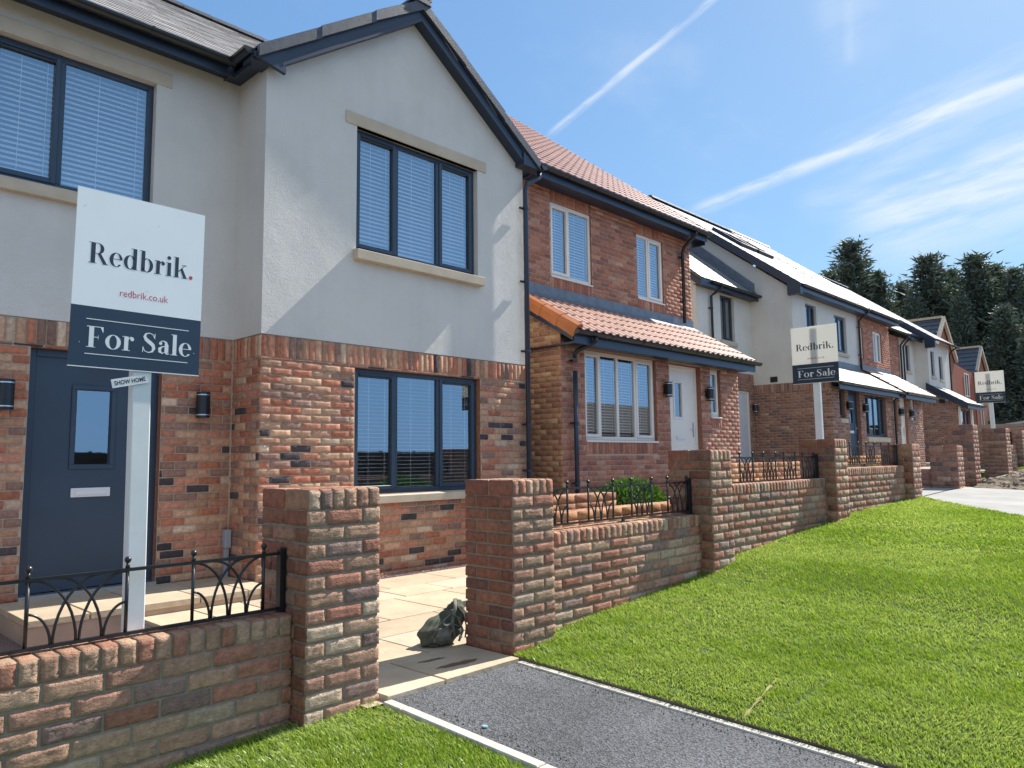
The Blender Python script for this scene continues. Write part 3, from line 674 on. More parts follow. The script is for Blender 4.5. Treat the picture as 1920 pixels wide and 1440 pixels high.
def f(b):
    O=V3(XL,YU,-1.4); Wd=XR-XL
    b.wall(O,X_,Z_,NF,Wd,3.95,5.85,PAL_R,holes=[hA,hB,(hA[0],hA[1],hA[3],hA[3]+.215),(hB[0],hB[1],hB[3],hB[3]+.215),(hA[0],hA[1],hA[2]-.215,hA[2]),(hB[0],hB[1],hB[2]-.215,hB[2])],nx=3,ny=3,relief=.0016)
    for h in (hA,hB):
        b.soldiers(O,X_,Z_,NF,h[0],h[1],h[3],h[3]+.215,PAL_R,nx=2,ny=2); b.soldiers(O,X_,Z_,NF,h[0],h[1],h[2]-.215,h[2],PAL_R,nx=2,ny=2)
    O=V3(XL,YP,-1.4)
    b.wall(O,X_,Z_,NF,Wd,0.0,3.12,PAL_R,holes=[pC,pD,pE,(pC[0],pC[1],pC[2]-.215,pC[2]),(pE[0],pE[1],pE[2]-.215,pE[2])],nx=3,ny=3,relief=.002)
    for h in (pC,pE): b.soldiers(O,X_,Z_,NF,h[0],h[1],h[2]-.215,h[2],PAL_R,nx=2,ny=3)
    b.wall(V3(XL,YU,-1.4),-Y_,Z_,NL,YU-YP,0,3.95,PAL_O,nx=3,ny=3,off=.08,top=lambda u:3.92-.6*u,relief=.002)  # orange bricks here: reflected light on the side wall put into the palette
hbrick(f,m,'brick_wall',h2)
shell(h2,XL+.01,XR-.01,YU+.01,17.6,-1.4,4.45,13.1,8.8,mat='mortar')
o=window(h2,V3(9.03,YU,2.97),X_,NF,1.10,1.25,[(0,.50,1),(.50,1.10,0)],'cream',.04,1,sill=(.0,.03,.02),tilt=44,slat=.05)
window(h2,V3(11.51,YU,2.97),X_,NF,.90,1.24,[(0,.40,0),(.40,.90,1)],'cream',.04,1,sill=(.0,.03,.02),tilt=44,slat=.05)
window(h2,V3(8.65,YP,.27),X_,NF,1.90,1.34,[(0,.43,1),(.43,.89,0),(.89,1.37,0),(1.37,1.90,1)],'cream',.06,1,sill=(.0,.035,.02),tilt=30,slat=.045)
window(h2,V3(12.35,YP,.73),X_,NF,.37,.88,[(0,.37,1)],'cream',.06,0,sill=(.0,.03,.02))
door(h2,V3(10.96,YP,-.50),X_,NF,1.04,2.10,'cream','cream',(.32,.54,1.20,1.79),(.33,.62,.80,.87))
wall_light(h2,V3(10.79,YP,1.13),NF); wall_light(h2,V3(12.18,YP,1.13),NF)
r=MB(); sp=math.atan(.60); S=V3(0,math.cos(sp),math.sin(sp)); pantile_roof(r,V3(8.02,6.47,1.80),X_,S,5.50,1.27/math.cos(sp),.315,.178,col=(.50,.29,.22))
q=[V3(8.02,6.49,1.795),V3(13.50,6.49,1.795),V3(13.50,7.74,2.545),V3(8.02,7.74,2.545)]; r.prism(q,[p-V3(0,-.01,.04) for p in q],0,(.06,.05,.05))
po=r.build('porch_roof','tile',h2)
r=MB(); sp=math.atan(.78); S=V3(0,math.cos(sp),math.sin(sp)); pantile_roof(r,V3(8.0,7.36,4.53),X_,S,5.53,5.74/math.cos(sp),.33,.178,col=(.38,.205,.165))
q=[V3(8.0,7.40,4.54),V3(13.53,7.40,4.54),V3(13.53,13.1,8.985),V3(8.0,13.1,8.985)]; r.prism(q,[p-V3(0,-.01,.05) for p in q],0,(.06,.05,.05))
q=[V3(8.0,18.8,4.54),V3(13.53,18.8,4.54),V3(13.53,13.1,8.985),V3(8.0,13.1,8.985)]; r.prism(q,[p-V3(0,.01,.05) for p in q],0,(.3,.15,.1))
rr=r.build('roof','tile',h2)
# orange verge units on the left slope of the pent roof, dark board beneath
vg=MB(); sp=math.atan(.60); S=V3(0,math.cos(sp),math.sin(sp)); NN=V3(0,-math.sin(sp),math.cos(sp))
for k in range(4):
    a0=V3(8.045,6.40,1.80)+S*(k*.37)-NN*.02; L=.385
    prof=[(-.065,-.11),(-.075,.0),(-.055,.055),(0,.085),(.055,.06),(.06,.04),(-.045,.03),(-.052,-.11)]
    g0,g1=1.06,.96
    vg.prism([a0+X_*x*g0+NN*y*g0 for x,y in prof],[a0+S*L+X_*x*g1+NN*y*g1 for x,y in prof])
vg.build('verge_tile','orange',po)
bb=MB(); a=[V3(8.0,6.46,1.62),V3(8.0,7.74,2.37),V3(8.0,7.74,2.47),V3(8.0,6.46,1.76)]; bb.prism(a,[p+X_*.02 for p in a]); bb.box(8.021,8.09,6.50,7.7,1.60,1.62)
bb.box(8.0,13.50,6.465,6.485,1.60,1.775); bb.box(8.10,13.42,6.486,6.795,1.63,1.645); bb.box(13.43,13.50,6.486,7.7,1.63,1.80)
bb.box(7.35,13.50,7.405,7.425,4.36,4.53); bb.box(7.35,13.50,7.426,7.745,4.40,4.415); bb.box(13.48,13.50,7.426,7.745,4.30,4.399)
a=[V3(13.50,7.40,4.36),V3(13.50,13.1,8.80),V3(13.50,13.1,8.95),V3(13.50,7.40,4.50)]; bb.prism(a,[p+X_*.02 for p in a])
bb.build('fascia','navy',h2)
gutter(h2,V3(7.98,6.41,1.775),V3(13.56,6.41,1.775),NF); gutter(h2,V3(7.50,7.345,4.52),V3(13.60,7.345,4.52),NF)
fl=MB()
for k,(a,b) in enumerate(((8.1,9.35),(9.34,10.9),(10.89,12.2),(12.19,13.44))):
    fl.box(a,b,YU-.016-.003*(k%2),YU-.001,2.56,2.765); A=V3(a,YU-.02-.003*(k%2),2.60); Sx=V3(0,-.86,-.515)
    fl.obox(A,X_,Sx,V3(0,-.5,.86),b-a,.17,.012)
fl.build('lead_flashing','lead',h2)
downpipe(h2,[V3(13.0,7.35,4.47),V3(13.0,7.35,4.40),V3(13.0,7.45,4.33),V3(13.0,7.62,4.20),V3(13.0,7.67,4.10),V3(13.0,7.67,2.66)],NF,mat='black',brackets=[(13.0,7.67,z) for z in (4.0,3.1)])
downpipe(h2,[V3(8.42,6.41,1.72),V3(8.42,6.41,1.66),V3(8.40,6.48,1.62),V3(8.33,6.66,1.55),V3(8.31,6.71,1.50),V3(8.31,6.71,1.44)],NF,mat='black',brackets=[(8.31,6.71,1.40)])
downpipe(h2,[V3(8.31,6.71,1.25),V3(8.31,6.71,-.9)],NF,mat='navy',brackets=[(8.31,6.71,.50),(8.31,6.71,-.35)])

# ---------------- link wing with garage between houses two and three
h3l=thing('garage_wing','set-back pale wing with one dark window above a grey ribbed garage door','house',(18.5,11,-.4))
YG=9.65
m=MB(); panel(m,V3(16.96,YG,2.30),X_,Z_,3.04,2.22,[(1.25,2.03,.84,2.08)],.14,NF); m.build('wall','render',h3l)
m=MB(); m.poly([V3(16.96,YG,-1),V3(16.96,15,-1),V3(16.96,15,8.2),V3(16.96,13.9,8.2),V3(16.96,YG,4.52)]); m.poly([V3(16.96,15,-1),V3(20,15,-1),V3(20,15,8),V3(16.96,15,8)]); m.build('side_wall','render',h3l)
m=MB(); panel(m,V3(16.96,YG+MD,-1),X_,Z_,3.04,3.30,[(.5,2.75,.6,2.82)],.14,NF,0,1,BC)
hbrick(lambda b:(b.wall(V3(16.96,YG,-1),X_,Z_,NF,3.04,0,3.08,PAL_F,holes=[(.5,2.75,.6,2.82)],nx=2,ny=2),b.soldiers(V3(16.96,YG,-1),X_,Z_,NF,0,3.04,3.08,3.30,PAL_F,nx=2,ny=2)),m,'brick_wall',h3l)
window(h3l,V3(18.21,YG,3.14),X_,NF,.78,1.24,[(0,.36,0),(.36,.78,1)],blind=0,sill=(.06,.14,.05))
g=MB(); 
for k in range(16):
    x=17.46+k*2.25/16; g.box(x+.004,x+2.25/16-.004,YG+.05,YG+.08,-.4,1.82)
g.box(17.46,19.71,YG+.081,YG+.1,-.4,1.82); g.build('garage_door','garage',h3l)
g=MB(); g.box(17.46,17.52,YG+.03,YG+.049,-.4,1.82); g.box(19.65,19.71,YG+.03,YG+.049,-.4,1.82); g.box(17.52,19.65,YG+.03,YG+.049,1.76,1.82); g.build('garage_frame','cream',h3l)
r=MB(); sp=math.atan(.84); S=V3(0,math.cos(sp),math.sin(sp)); slate_roof(r,V3(16.8,9.38,4.56),X_,S,3.18,5.9,.2,.3,col=(.22,.22,.225)); q=[V3(16.8,9.40,4.55),V3(19.98,9.40,4.55),V3(19.98,13.8,8.24),V3(16.8,13.8,8.24)]; r.prism(q,[p-V3(0,-.02,.06) for p in q],0,(.1,.1,.1)); r.build('roof','slate',h3l)
bb=MB(); bb.box(16.82,20.1,9.40,9.42,4.38,4.54); bb.box(16.82,19.99,9.421,9.645,4.41,4.425); a=[V3(16.80,9.40,4.30),V3(16.80,13.9,8.05),V3(16.80,13.9,8.25),V3(16.80,9.40,4.50)]; bb.prism(a,[p+X_*.02 for p in a]); bb.build('fascia','navy',h3l)
gutter(h3l,V3(17.3,9.34,4.53),V3(20.2,9.34,4.53),NF)
downpipe(h3l,[V3(17.75,9.34,4.48),V3(17.75,9.34,4.42),V3(17.72,9.5,4.32),V3(17.62,9.58,4.22),V3(17.62,9.58,2.0)],NF,mat='black',brackets=[(17.62,9.58,z) for z in (3.9,3.0)])
fl=MB(); sp=math.atan(.84); S=V3(0,math.cos(sp),math.sin(sp)); a=[V3(19.94,9.5,4.62),V3(19.94,13.6,8.06),V3(19.94,13.6,8.50),V3(19.94,9.5,4.92)]; fl.prism(a,[p+X_*.05 for p in a]); q=[V3(19.70,9.45,4.64),V3(19.93,9.45,4.64),V3(19.93,13.6,8.13),V3(19.70,13.6,8.13)]; fl.prism(q,[p+V3(0,-.02,.015) for p in q]); fl.build('lead_flashing','lead',h3l)
wall_light(h3l,V3(19.86,YG,1.35),NF)

# ---------------- houses three and four: a block, rendered left part, brick right part
def pent(house,x0,x1,yw_,ye,ze,zt,kind,col,name='porch_roof',gut=True):
    r=MB(); t=(zt-ze)/(yw_-ye); sp=math.atan(t); S=V3(0,math.cos(sp),math.sin(sp)); L=(yw_-ye)/math.cos(sp)
    if kind=='slate': slate_roof(r,V3(x0,ye,ze),X_,S,x1-x0,L,.26,.33,col=col)
    else: pantile_roof(r,V3(x0,ye,ze),X_,S,x1-x0,L,.315,.2,col=col)
    q=[V3(x0,ye+.02,ze),V3(x1,ye+.02,ze),V3(x1,yw_,zt-.015),V3(x0,yw_,zt-.015)]; r.prism(q,[p-V3(0,-.01,.05) for p in q],0,(.06,.05,.05))
    o=r.build(name,'slate' if kind=='slate' else 'tile',house)
    if gut:
        gutter(house,V3(x0-.03,ye-.05,ze-.02),V3(x1+.03,ye-.05,ze-.02),NF); e=MB(); e.box(x0,x1,ye+.005,ye+.025,ze-.2,ze-.02); e.box(x0+.02,x1,ye+.026,ye+.26,ze-.16,ze-.145); e.build('fascia','navy',house)
    return o
def sloped_roof(house,x0,x1,ye,ze,yr,zr,kind,col,under=.05,back=True):
    r=MB(); t=(zr-ze)/(yr-ye); sp=math.atan(t); S=V3(0,math.cos(sp),math.sin(sp)); L=(yr-ye)/math.cos(sp)
    if kind=='slate': slate_roof(r,V3(x0,ye,ze),X_,S,x1-x0,L,.26,.33,col=col,var=.12)
    else: pantile_roof(r,V3(x0,ye,ze),X_,S,x1-x0,L,.36,.25,col=col)
    q=[V3(x0,ye+.02,ze),V3(x1,ye+.02,ze),V3(x1,yr,zr-.02),V3(x0,yr,zr-.02)]; r.prism(q,[p-V3(0,-.01,under) for p in q],0,(.06,.05,.05))
    if back:
        q=[V3(x0,2*yr-ye,ze),V3(x1,2*yr-ye,ze),V3(x1,yr,zr-.02),V3(x0,yr,zr-.02)]; r.prism(q,[p-V3(0,.01,under) for p in q],0,(.1,.1,.1))
    o=r.build('roof','slate' if kind=='slate' else 'tile',house)
    rt=MB(); prof=[(.12*math.cos(a),.09*math.sin(a)) for a in np.linspace(0,math.pi,7)]
    x=x0
    while x<x1-.1: rt.prism([V3(x,yr+a,zr+b) for a,b in prof],[V3(min(x+.44,x1),yr+a*1.05,zr+b*1.05) for a,b in prof]); x+=.45
    rt.build('ridge_tile','verge' if kind=='slate' else 'tile',o)
    return o
def left_verge(house,x,ye,ze,yr,zr,depth=.24,soff=.15):
    b=MB(); a=[V3(x,ye,ze-depth),V3(x,yr,zr-depth),V3(x,yr,zr+.02),V3(x,ye,ze+.02)]; b.prism(a,[p+X_*.025 for p in a])
    a=[V3(x+.0255,ye,ze-depth+.01),V3(x+.0255,yr,zr-depth+.01),V3(x+soff,yr,zr-depth+.01),V3(x+soff,ye,ze-depth+.01)]; b.prism(a,[p+Z_*.015 for p in a])
    b.prism([V3(x+.001,ye-.005,ze-depth-.05),V3(x+.001,ye+.36,ze-depth-.05),V3(x+.001,ye+.36,ze+.14),V3(x+.001,ye-.005,ze-.02)],[V3(x+soff,ye-.005,ze-depth-.05),V3(x+soff,ye+.36,ze-depth-.05),V3(x+soff,ye+.36,ze+.14),V3(x+soff,ye-.005,ze-.02)])
    return b.build('barge_board','navy',house)
YU3,YP3,BZ=8.45,7.50,2.0
h3=thing('rendered_house','tall pale rendered house with a glinting roof and roof windows, behind the middle sign','house',(22.5,11,-.3))
wA=(.92,1.70,3.16+1,4.34+1); wB=(3.05,4.02,3.16+1,4.29+1)
m=MB(); panel(m,V3(20,YU3,1.0),X_,Z_,5.0,3.60,[(.92,1.70,2.16,3.34),(3.05,4.02,2.16,3.29)],.14,NF)
m.poly([V3(20,17.1,BZ),V3(20,YU3,BZ),V3(20,YU3,4.62),V3(20,12.8,8.0),V3(20,17.1,4.62)]); m.build('wall','render',h3)
m=MB(); panel(m,V3(20+MD,YP3+MD,-1),X_,Z_,5.0,2.92,[(.53,.93,2.0,2.78),(1.20,2.07,.75,2.80),(2.50,4.27,1.53,2.76)],.14,NF,0,1,BC); panel(m,V3(20+MD,17.1,-1),-Y_,Z_,17.1-YP3-MD,3.0)
m.poly([V3(20+MD,YP3+MD,1.95),V3(20+MD,YU3,1.95),V3(20+MD,YU3,2.66),V3(20+MD,YP3+MD,2.0)])
def f(b):
    b.wall(V3(20,YP3,-1),X_,Z_,NF,5.0,0,2.92,PAL_F,holes=[(.53,.93,2.0,2.78),(1.20,2.07,.75,2.80),(2.50,4.27,1.53,2.76)],nx=2,ny=2)
    b.wall(V3(20,13,-1),-Y_,Z_,NL,13-YP3,0,2.78,PAL_F,nx=2,ny=2,off=.1); b.soldiers(V3(20,13,-1),-Y_,Z_,NL,0,13-YP3,2.78,3.0,PAL_F,nx=2,ny=2)
hbrick(f,m,'brick_wall',h3)
window(h3,V3(20.92,YU3,3.16),X_,NF,.78,1.18,[(0,.39,0),(.39,.78,1)],blind=1,sill=(.05,.13,.05),tilt=50,slat=.06)
window(h3,V3(23.05,YU3,3.16),X_,NF,.97,1.13,[(0,.45,0),(.45,.97,1)],blind=1,sill=(.05,.13,.05),tilt=50,slat=.06)
window(h3,V3(20.53,YP3,1.0),X_,NF,.40,.78,[(0,.40,1)],sill=(.05,.13,.05)); window(h3,V3(22.50,YP3,.53),X_,NF,1.77,1.23,[(0,.44,1),(.44,.89,0),(.89,1.33,0),(1.33,1.77,1)],sill=(.06,.15,.07))
door(h3,V3(21.20,YP3,-.25),X_,NF,.87,2.05,'door_blue','navy_frame',(.3,.52,1.15,1.75),(.28,.56,.86,.93)); wall_light(h3,V3(21.05,YP3,1.35),NF,.075,.25); wall_light(h3,V3(22.30,YP3,1.33),NF,.075,.25)
pent(h3,19.85,25.10,YU3,7.22,1.93,2.72,'slate',(.22,.22,.23))
ro=sloped_roof(h3,19.8,25.0,8.13,4.70,12.8,8.27,'slate',(.21,.21,.215)); left_verge(h3,19.78,8.10,4.68,12.8,8.27)
gutter(h3,V3(19.9,8.07,4.66),V3(25.2,8.07,4.66),NF); e=MB(); e.box(19.95,25.0,8.12,8.14,4.48,4.66); e.box(20.0,25.0,8.141,8.44,4.50,4.515); e.build('fascia','navy',h3)
downpipe(h3,[V3(24.95,8.07,4.6),V3(24.95,8.07,4.55),V3(24.95,8.25,4.42),V3(24.95,8.37,4.3),V3(24.95,8.37,2.75)],NF,mat='black',brackets=[(24.95,8.37,z) for z in (4.1,3.2)])
downpipe(h3,[V3(24.85,7.17,1.88),V3(24.85,7.2,1.8),V3(24.85,7.42,1.68),V3(24.85,7.42,-.3)],NF,mat='black')
vx=MB(); sp=math.atan(3.57/4.67); S=V3(0,math.cos(sp),math.sin(sp)); NN=V3(0,-math.sin(sp),math.cos(sp))
for (a,b) in ((20.95,22.0),(22.15,23.2)):
    O=V3(a,10.35,4.70+(10.35-8.13)*3.57/4.67)+NN*.012; L=1.2
    vx.obox(O,X_,S,NN,.07,L,.10); vx.obox(O+X_*(b-a-.07),X_,S,NN,.07,L,.10); vx.obox(O+X_*.07,X_,S,NN,b-a-.14,.09,.10); vx.obox(O+X_*.07+S*(L-.09),X_,S,NN,b-a-.14,.09,.10)
vo=vx.build('roof_window','navy',ro); g=MB()
for (a,b) in ((20.95,22.0),(22.15,23.2)):
    O=V3(a+.07,10.35,4.70+(10.35-8.13)*3.57/4.67)+NN*.08+S*.09; g.poly([O,O+X_*(b-a-.14),O+X_*(b-a-.14)+S*1.02,O+S*1.02])
g.build('pane','glass_dark',vo)
fl=MB(); fl.box(20,25.0,YU3-.016,YU3-.001,2.70,2.86); fl.build('lead_flashing','lead',h3)
v=MB(); v.box(19.975,19.999,8.95,9.15,2.05,2.2); v.build('air_vent','black',h3)

h4=thing('brick_house','small red brick house with cream door, joined to the tall house with roof windows','house',(26.6,11,-.3))
m=MB(); hs=[(.08,.50,4.11,5.17),(1.46,2.31,4.10,5.18)]; ps=[(.0+.02,.36,1.70,2.81),(.63,1.36,.75,2.82),(1.78,2.14,2.10,2.82)]
panel(m,V3(25,YU3+MD,-1),X_,Z_,3.1,5.6,hs+[(.3,2.8,1.0,3.5)],.14,NF,0,1,BC); panel(m,V3(25,YP3+MD,-1),X_,Z_,3.0,2.95,ps,.14,NF,0,1,BC)
def f(b):
    b.wall(V3(25,YU3,-1),X_,Z_,NF,3.1,3.6,5.6,PAL_R,holes=hs,nx=2,ny=2); b.wall(V3(25,YP3,-1),X_,Z_,NF,3.0,0,2.95,PAL_F,holes=ps,nx=2,ny=2,relief=.003)
hbrick(f,m,'brick_wall',h4)
shell(h4,25.01,28.1,YU3+.01,17.0,-1,4.55,12.8,8.0,'mortar',left=False)
m=MB(); m.poly([V3(28,YP3,-1),V3(28,YU3,-1),V3(28,YU3,2.7),V3(28,YP3,1.95)]); m.build('side_wall','mortar',h4)
window(h4,V3(25.08,YU3,3.11),X_,NF,.42,1.06,[(0,.42,1)],'cream',.05,1,tilt=50,slat=.06); window(h4,V3(26.46,YU3,3.10),X_,NF,.85,1.08,[(0,.42,0),(.42,.85,1)],'cream',.05,1,tilt=50,slat=.06)
window(h4,V3(25.02,YP3,.70),X_,NF,.34,1.11,[(0,.34,1)],'cream',.05); window(h4,V3(26.78,YP3,1.10),X_,NF,.36,.72,[(0,.36,1)],'cream',.05); door(h4,V3(25.63,YP3,-.25),X_,NF,.73,2.07,'cream','cream',(.24,.42,1.15,1.75),(.22,.46,.86,.93))
wall_light(h4,V3(25.50,YP3,1.35),NF,.075,.25); wall_light(h4,V3(26.56,YP3,1.33),NF,.075,.25)
pent(h4,25.12,28.35,YU3,7.15,1.93,2.78,'tile',(.42,.25,.20)); sloped_roof(h4,25.0,28.25,8.11,4.69,12.8,8.29,'tile',(.40,.24,.20))
gutter(h4,V3(25.25,8.05,4.66),V3(28.35,8.05,4.66),NF); e=MB(); e.box(25.0,28.2,8.12,8.14,4.48,4.66); e.box(25.0,28.2,8.141,8.44,4.50,4.515); e.build('fascia','navy',h4)
fl=MB(); fl.box(25,28.1,YU3-.016,YU3-.001,2.74,2.92); fl.build('lead_flashing','lead',h4)
r=MB(); 
h4b=thing('brick_house','narrow set-back red brick wing without windows under a short tiled roof','house',(29.6,11,-.2))
m=MB(); panel(m,V3(28.1,9.0+MD,-1),X_,Z_,3.0,5.55,[],.1,NF); hbrick(lambda b:b.wall(V3(28.1,9.0,-1),X_,Z_,NF,3.0,2.0,5.55,PAL_R,nx=2,ny=2),m,'brick_wall',h4b); shell(h4b,28.11,31.1,9.02,16,-1,4.5,12.5,7.4,'mortar')
sloped_roof(h4b,28.1,31.2,8.68,4.62,12.5,7.5,'tile',(.40,.24,.20)); gutter(h4b,V3(28.1,8.62,4.6),V3(31.2,8.62,4.6),NF)
downpipe(h4b,[V3(31.0,8.62,4.5),V3(31.0,8.8,4.35),V3(31.0,8.92,4.2),V3(31.0,8.92,1)],NF,mat='black')
h5l=thing('rendered_wing','narrow set-back pale rendered wing with one dark slit window beside black downpipes','house',(32,11,-.2))
m=MB(); panel(m,V3(31.1,9.0,-1),X_,Z_,1.9,5.55,[(.75,1.3,4.3,5.35)],.14,NF); m.build('wall','render',h5l); window(h5l,V3(31.85,9.0,3.3),X_,NF,.55,1.05,[(0,.27,0),(.27,.55,1)],sill=(.05,.12,.05)); shell(h5l,31.11,32.99,9.02,16,-1,4.5,12.5,7.3,'render')
sloped_roof(h5l,31.2,33.0,8.66,4.66,12.5,7.5,'slate',(.2,.2,.21)); gutter(h5l,V3(31.25,8.6,4.64),V3(33.2,8.6,4.64),NF); e=MB(); e.box(31.2,33,8.66,8.68,4.46,4.64); e.build('fascia','navy',h5l)
downpipe(h5l,[V3(31.35,8.6,4.5),V3(31.35,8.8,4.35),V3(31.35,8.92,4.2),V3(31.35,8.92,1)],NF,mat='black')

h5=thing('rendered_house','last pale rendered house of the row, two narrow windows above a sloping porch roof','house',(34.6,11,-.2))
m=MB(); panel(m,V3(33,8.5,1.6),X_,Z_,3.1,2.95,[(.34,.88,1.56,2.57),(1.50,2.05,1.50,2.46)],.14,NF); m.poly([V3(33,16.8,2.1),V3(33,8.5,2.1),V3(33,8.5,4.5),V3(33,12.65,7.6),V3(33,16.8,4.5)]); m.build('wall','render',h5)
shell(h5,33.01,36.1,8.52,16.8,-1,4.5,12.65,7.6,'mortar',left=False)
m=MB(); panel(m,V3(33+MD,16.8,-1),-Y_,Z_,16.8-7.6-MD,3.1); panel(m,V3(33+MD,7.6+MD,-1),X_,Z_,2.4,2.9,[(.15,1.95,1.3,2.75)],.14,NF,0,1,BC)
def f(b): b.wall(V3(33,13,-1),-Y_,Z_,NL,13-7.6,0,2.88,PAL_F,nx=2,ny=2); b.soldiers(V3(33,13,-1),-Y_,Z_,NL,0,13-7.6,2.88,3.1,PAL_F,nx=2,ny=2); b.wall(V3(33,7.6,-1),X_,Z_,NF,2.4,0,2.9,PAL_F,holes=[(.15,1.95,1.3,2.75)],nx=2,ny=2)
hbrick(f,m,'brick_wall',h5)
window(h5,V3(33.34,8.5,3.16),X_,NF,.54,1.01,[(0,.27,0),(.27,.54,1)],sill=(.05,.12,.05)); window(h5,V3(34.50,8.5,3.10),X_,NF,.55,.96,[(0,.27,0),(.27,.55,1)],sill=(.05,.12,.05)); window(h5,V3(33.15,7.6,.30),X_,NF,1.80,1.45,[(0,.6,0),(.6,1.2,0),(1.2,1.8,1)],'navy_frame')
g=MB(); g.box(33.08,33.2,7.52,7.592,-.4,1.85); g.box(34.95,35.07,7.52,7.592,-.4,1.85); g.build('porch_post','cream',h5)
sloped_roof(h5,32.8,36.3,8.2,4.60,12.65,7.9,'slate',(.16,.165,.18)); left_verge(h5,32.78,8.17,4.58,12.65,7.9,.3); gutter(h5,V3(32.9,8.14,4.56),V3(36.3,8.14,4.56),NF)
pent(h5,32.85,35.5,8.5,7.2,1.95,2.75,'slate',(.22,.22,.23)); b=MB(); a=[V3(32.80,7.18,1.70),V3(32.80,8.6,2.55),V3(32.80,8.6,2.85),V3(32.80,7.18,1.95)]; b.prism(a,[p+X_*.05 for p in a]); b.build('barge_board','navy',h5)
downpipe(h5,[V3(35.9,8.14,4.5),V3(35.9,8.3,4.4),V3(35.9,8.42,4.25),V3(35.9,8.42,2.0)],NF,mat='black'); v=MB(); v.box(32.975,32.999,8.0,8.2,2.0,2.15); v.build('air_vent','black',h5)

# ---------------- two older red brick houses closing the view, gables to the street
def gable_house(name,label,x0,x1,xa,yf_,yb,z0,ze,za,ww,side_z=None):
    h=thing(name,label,'house',((x0+x1)/2,yf_+3,z0)); t=(za-ze)/((x1-x0)/2)
    m=MB(); m.poly([V3(x0,yf_,z0),V3(x1,yf_,z0),V3(x1,yf_,ze),V3(xa,yf_,za),V3(x0,yf_,ze)],0,(.30,.13,.09)); m.poly([V3(x0,yb,z0),V3(x0,yf_,z0),V3(x0,yf_,ze),V3(x0,yb,ze)],0,(.25,.10,.07)); m.poly([V3(x1,yb,z0),V3(x1,yf_,z0),V3(x1,yf_,ze),V3(x1,yb,ze)],0,(.3,.13,.09))
    m.poly([V3(x0,yb,z0),V3(x1,yb,z0),V3(x1,yb,ze),V3(xa,yb,za),V3(x0,yb,ze)],0,(.3,.13,.09)); m.build('wall','brick',h)
    r=MB(); 
    for sgn,xe in ((-1,x0),(1,x1)):
        S=V3(xa-xe,0,za-ze); L=S.length; S.normalize(); O=V3(xe,yf_-.15,ze+.05)-S*.2
        slate_roof(r,O,Y_,S,yb-yf_+.3,L+.2,.34,.45,col=(.075,.078,.085),lift=.03,var=.15)
    ro=r.build('roof','slate',h); b=MB()
    for xe in (x0,x1):
        a=[V3(xe,yf_-.18,ze-.12),V3(xa,yf_-.18,za-.12),V3(xa,yf_-.18,za+.12),V3(xe,yf_-.18,ze+.12)]; b.prism(a,[p+Y_*.12 for p in a])
    b.box(xa-.1,xa+.1,yf_-.06,yb,za+.03,za+.14); b.build('verge_board','stone',ro); return h
h6=gable_house('brick_house','old red brick house whose steep dark roof rises behind the last rendered house',37.4,41.3,39.45,9.5,13,-.2,4.55,6.40,0)
h7=gable_house('brick_house','old red brick house with steep dark tiled roof, directly before the conifers',45.2,47.9,46.55,9.5,12.3,-.2,4.30,5.70,0)
m=MB(); m.poly([V3(40.6,9.55,-.2),V3(45.2,9.55,-.2),V3(45.2,9.55,4.25),V3(44.2,9.55,4.25),V3(40.6,9.55,4.5)],0,(.33,.11,.07)); m.box(40.6,45.2,9.56,13,-.2,4.2,0,(.33,.11,.07)); m.build('wing_wall','brick',h7)
window(h7,V3(43.2,9.52,2.9),X_,NF,.9,1.2,[(0,.45,0),(.45,.9,0)],'cream',.0); window(h7,V3(46.0,9.48,1.0),X_,NF,.6,1.7,[(0,.6,0)],'cream',.0)

# ================================================================= GROUND
GX=[-40,-5,0,2,3.43,3.82,5.8,6.4,8.8,9.2,11.7,12.5,15,18,25,60,400]; GZ=[-2.2,-1.62,-1.42,-1.30,-1.210,-1.172,-1.03,-.93,-.76,-.72,-.64,-.58,-.54,-.40,-.32,-.2,0.0]
def gz(x,y=3.3):
    z=np.interp(x,GX,GZ); return z-.038*np.clip(3.3-np.asarray(y),0,9)
def sheet(name,x0,x1,y0,y1,nx,ny,dz,mat,clip=None):
    mb=MB(); xs=np.linspace(x0,x1,nx+1); ys=np.linspace(y0,y1,ny+1)
    idx={}
    for j,y in enumerate(ys):
        for i,x in enumerate(xs): idx[i,j]=mb.vert((x,y,float(gz(x,y))+dz))
    for j in range(ny):
        for i in range(nx): mb.f.append([idx[i,j],idx[i+1,j],idx[i+1,j+1],idx[i,j+1]]); mb.m.append(0)
    return struct(mb.build(name,mat,smooth=True))
gnd=MB(); xs=[-1200,-200,-40,-5,0,2,3.5,6,9,12,15,18,25,40,60,200,1200]; ys=[-1200,-200,-60,-20,-8,-3,0,1.5,3.3,3.6,20,60,200,1200]; idx={}
for j,y in enumerate(ys):
    for i,x in enumerate(xs): idx[i,j]=gnd.vert((x,y,float(gz(x,y))-.12-(.12 if 3.5<y<30 and x<12 else 0)))
for j in range(len(ys)-1):
    for i in range(len(xs)-1): gnd.f.append([idx[i,j],idx[i+1,j],idx[i+1,j+1],idx[i,j+1]]); gnd.m.append(0)
struct(gnd.build('ground','soil'))
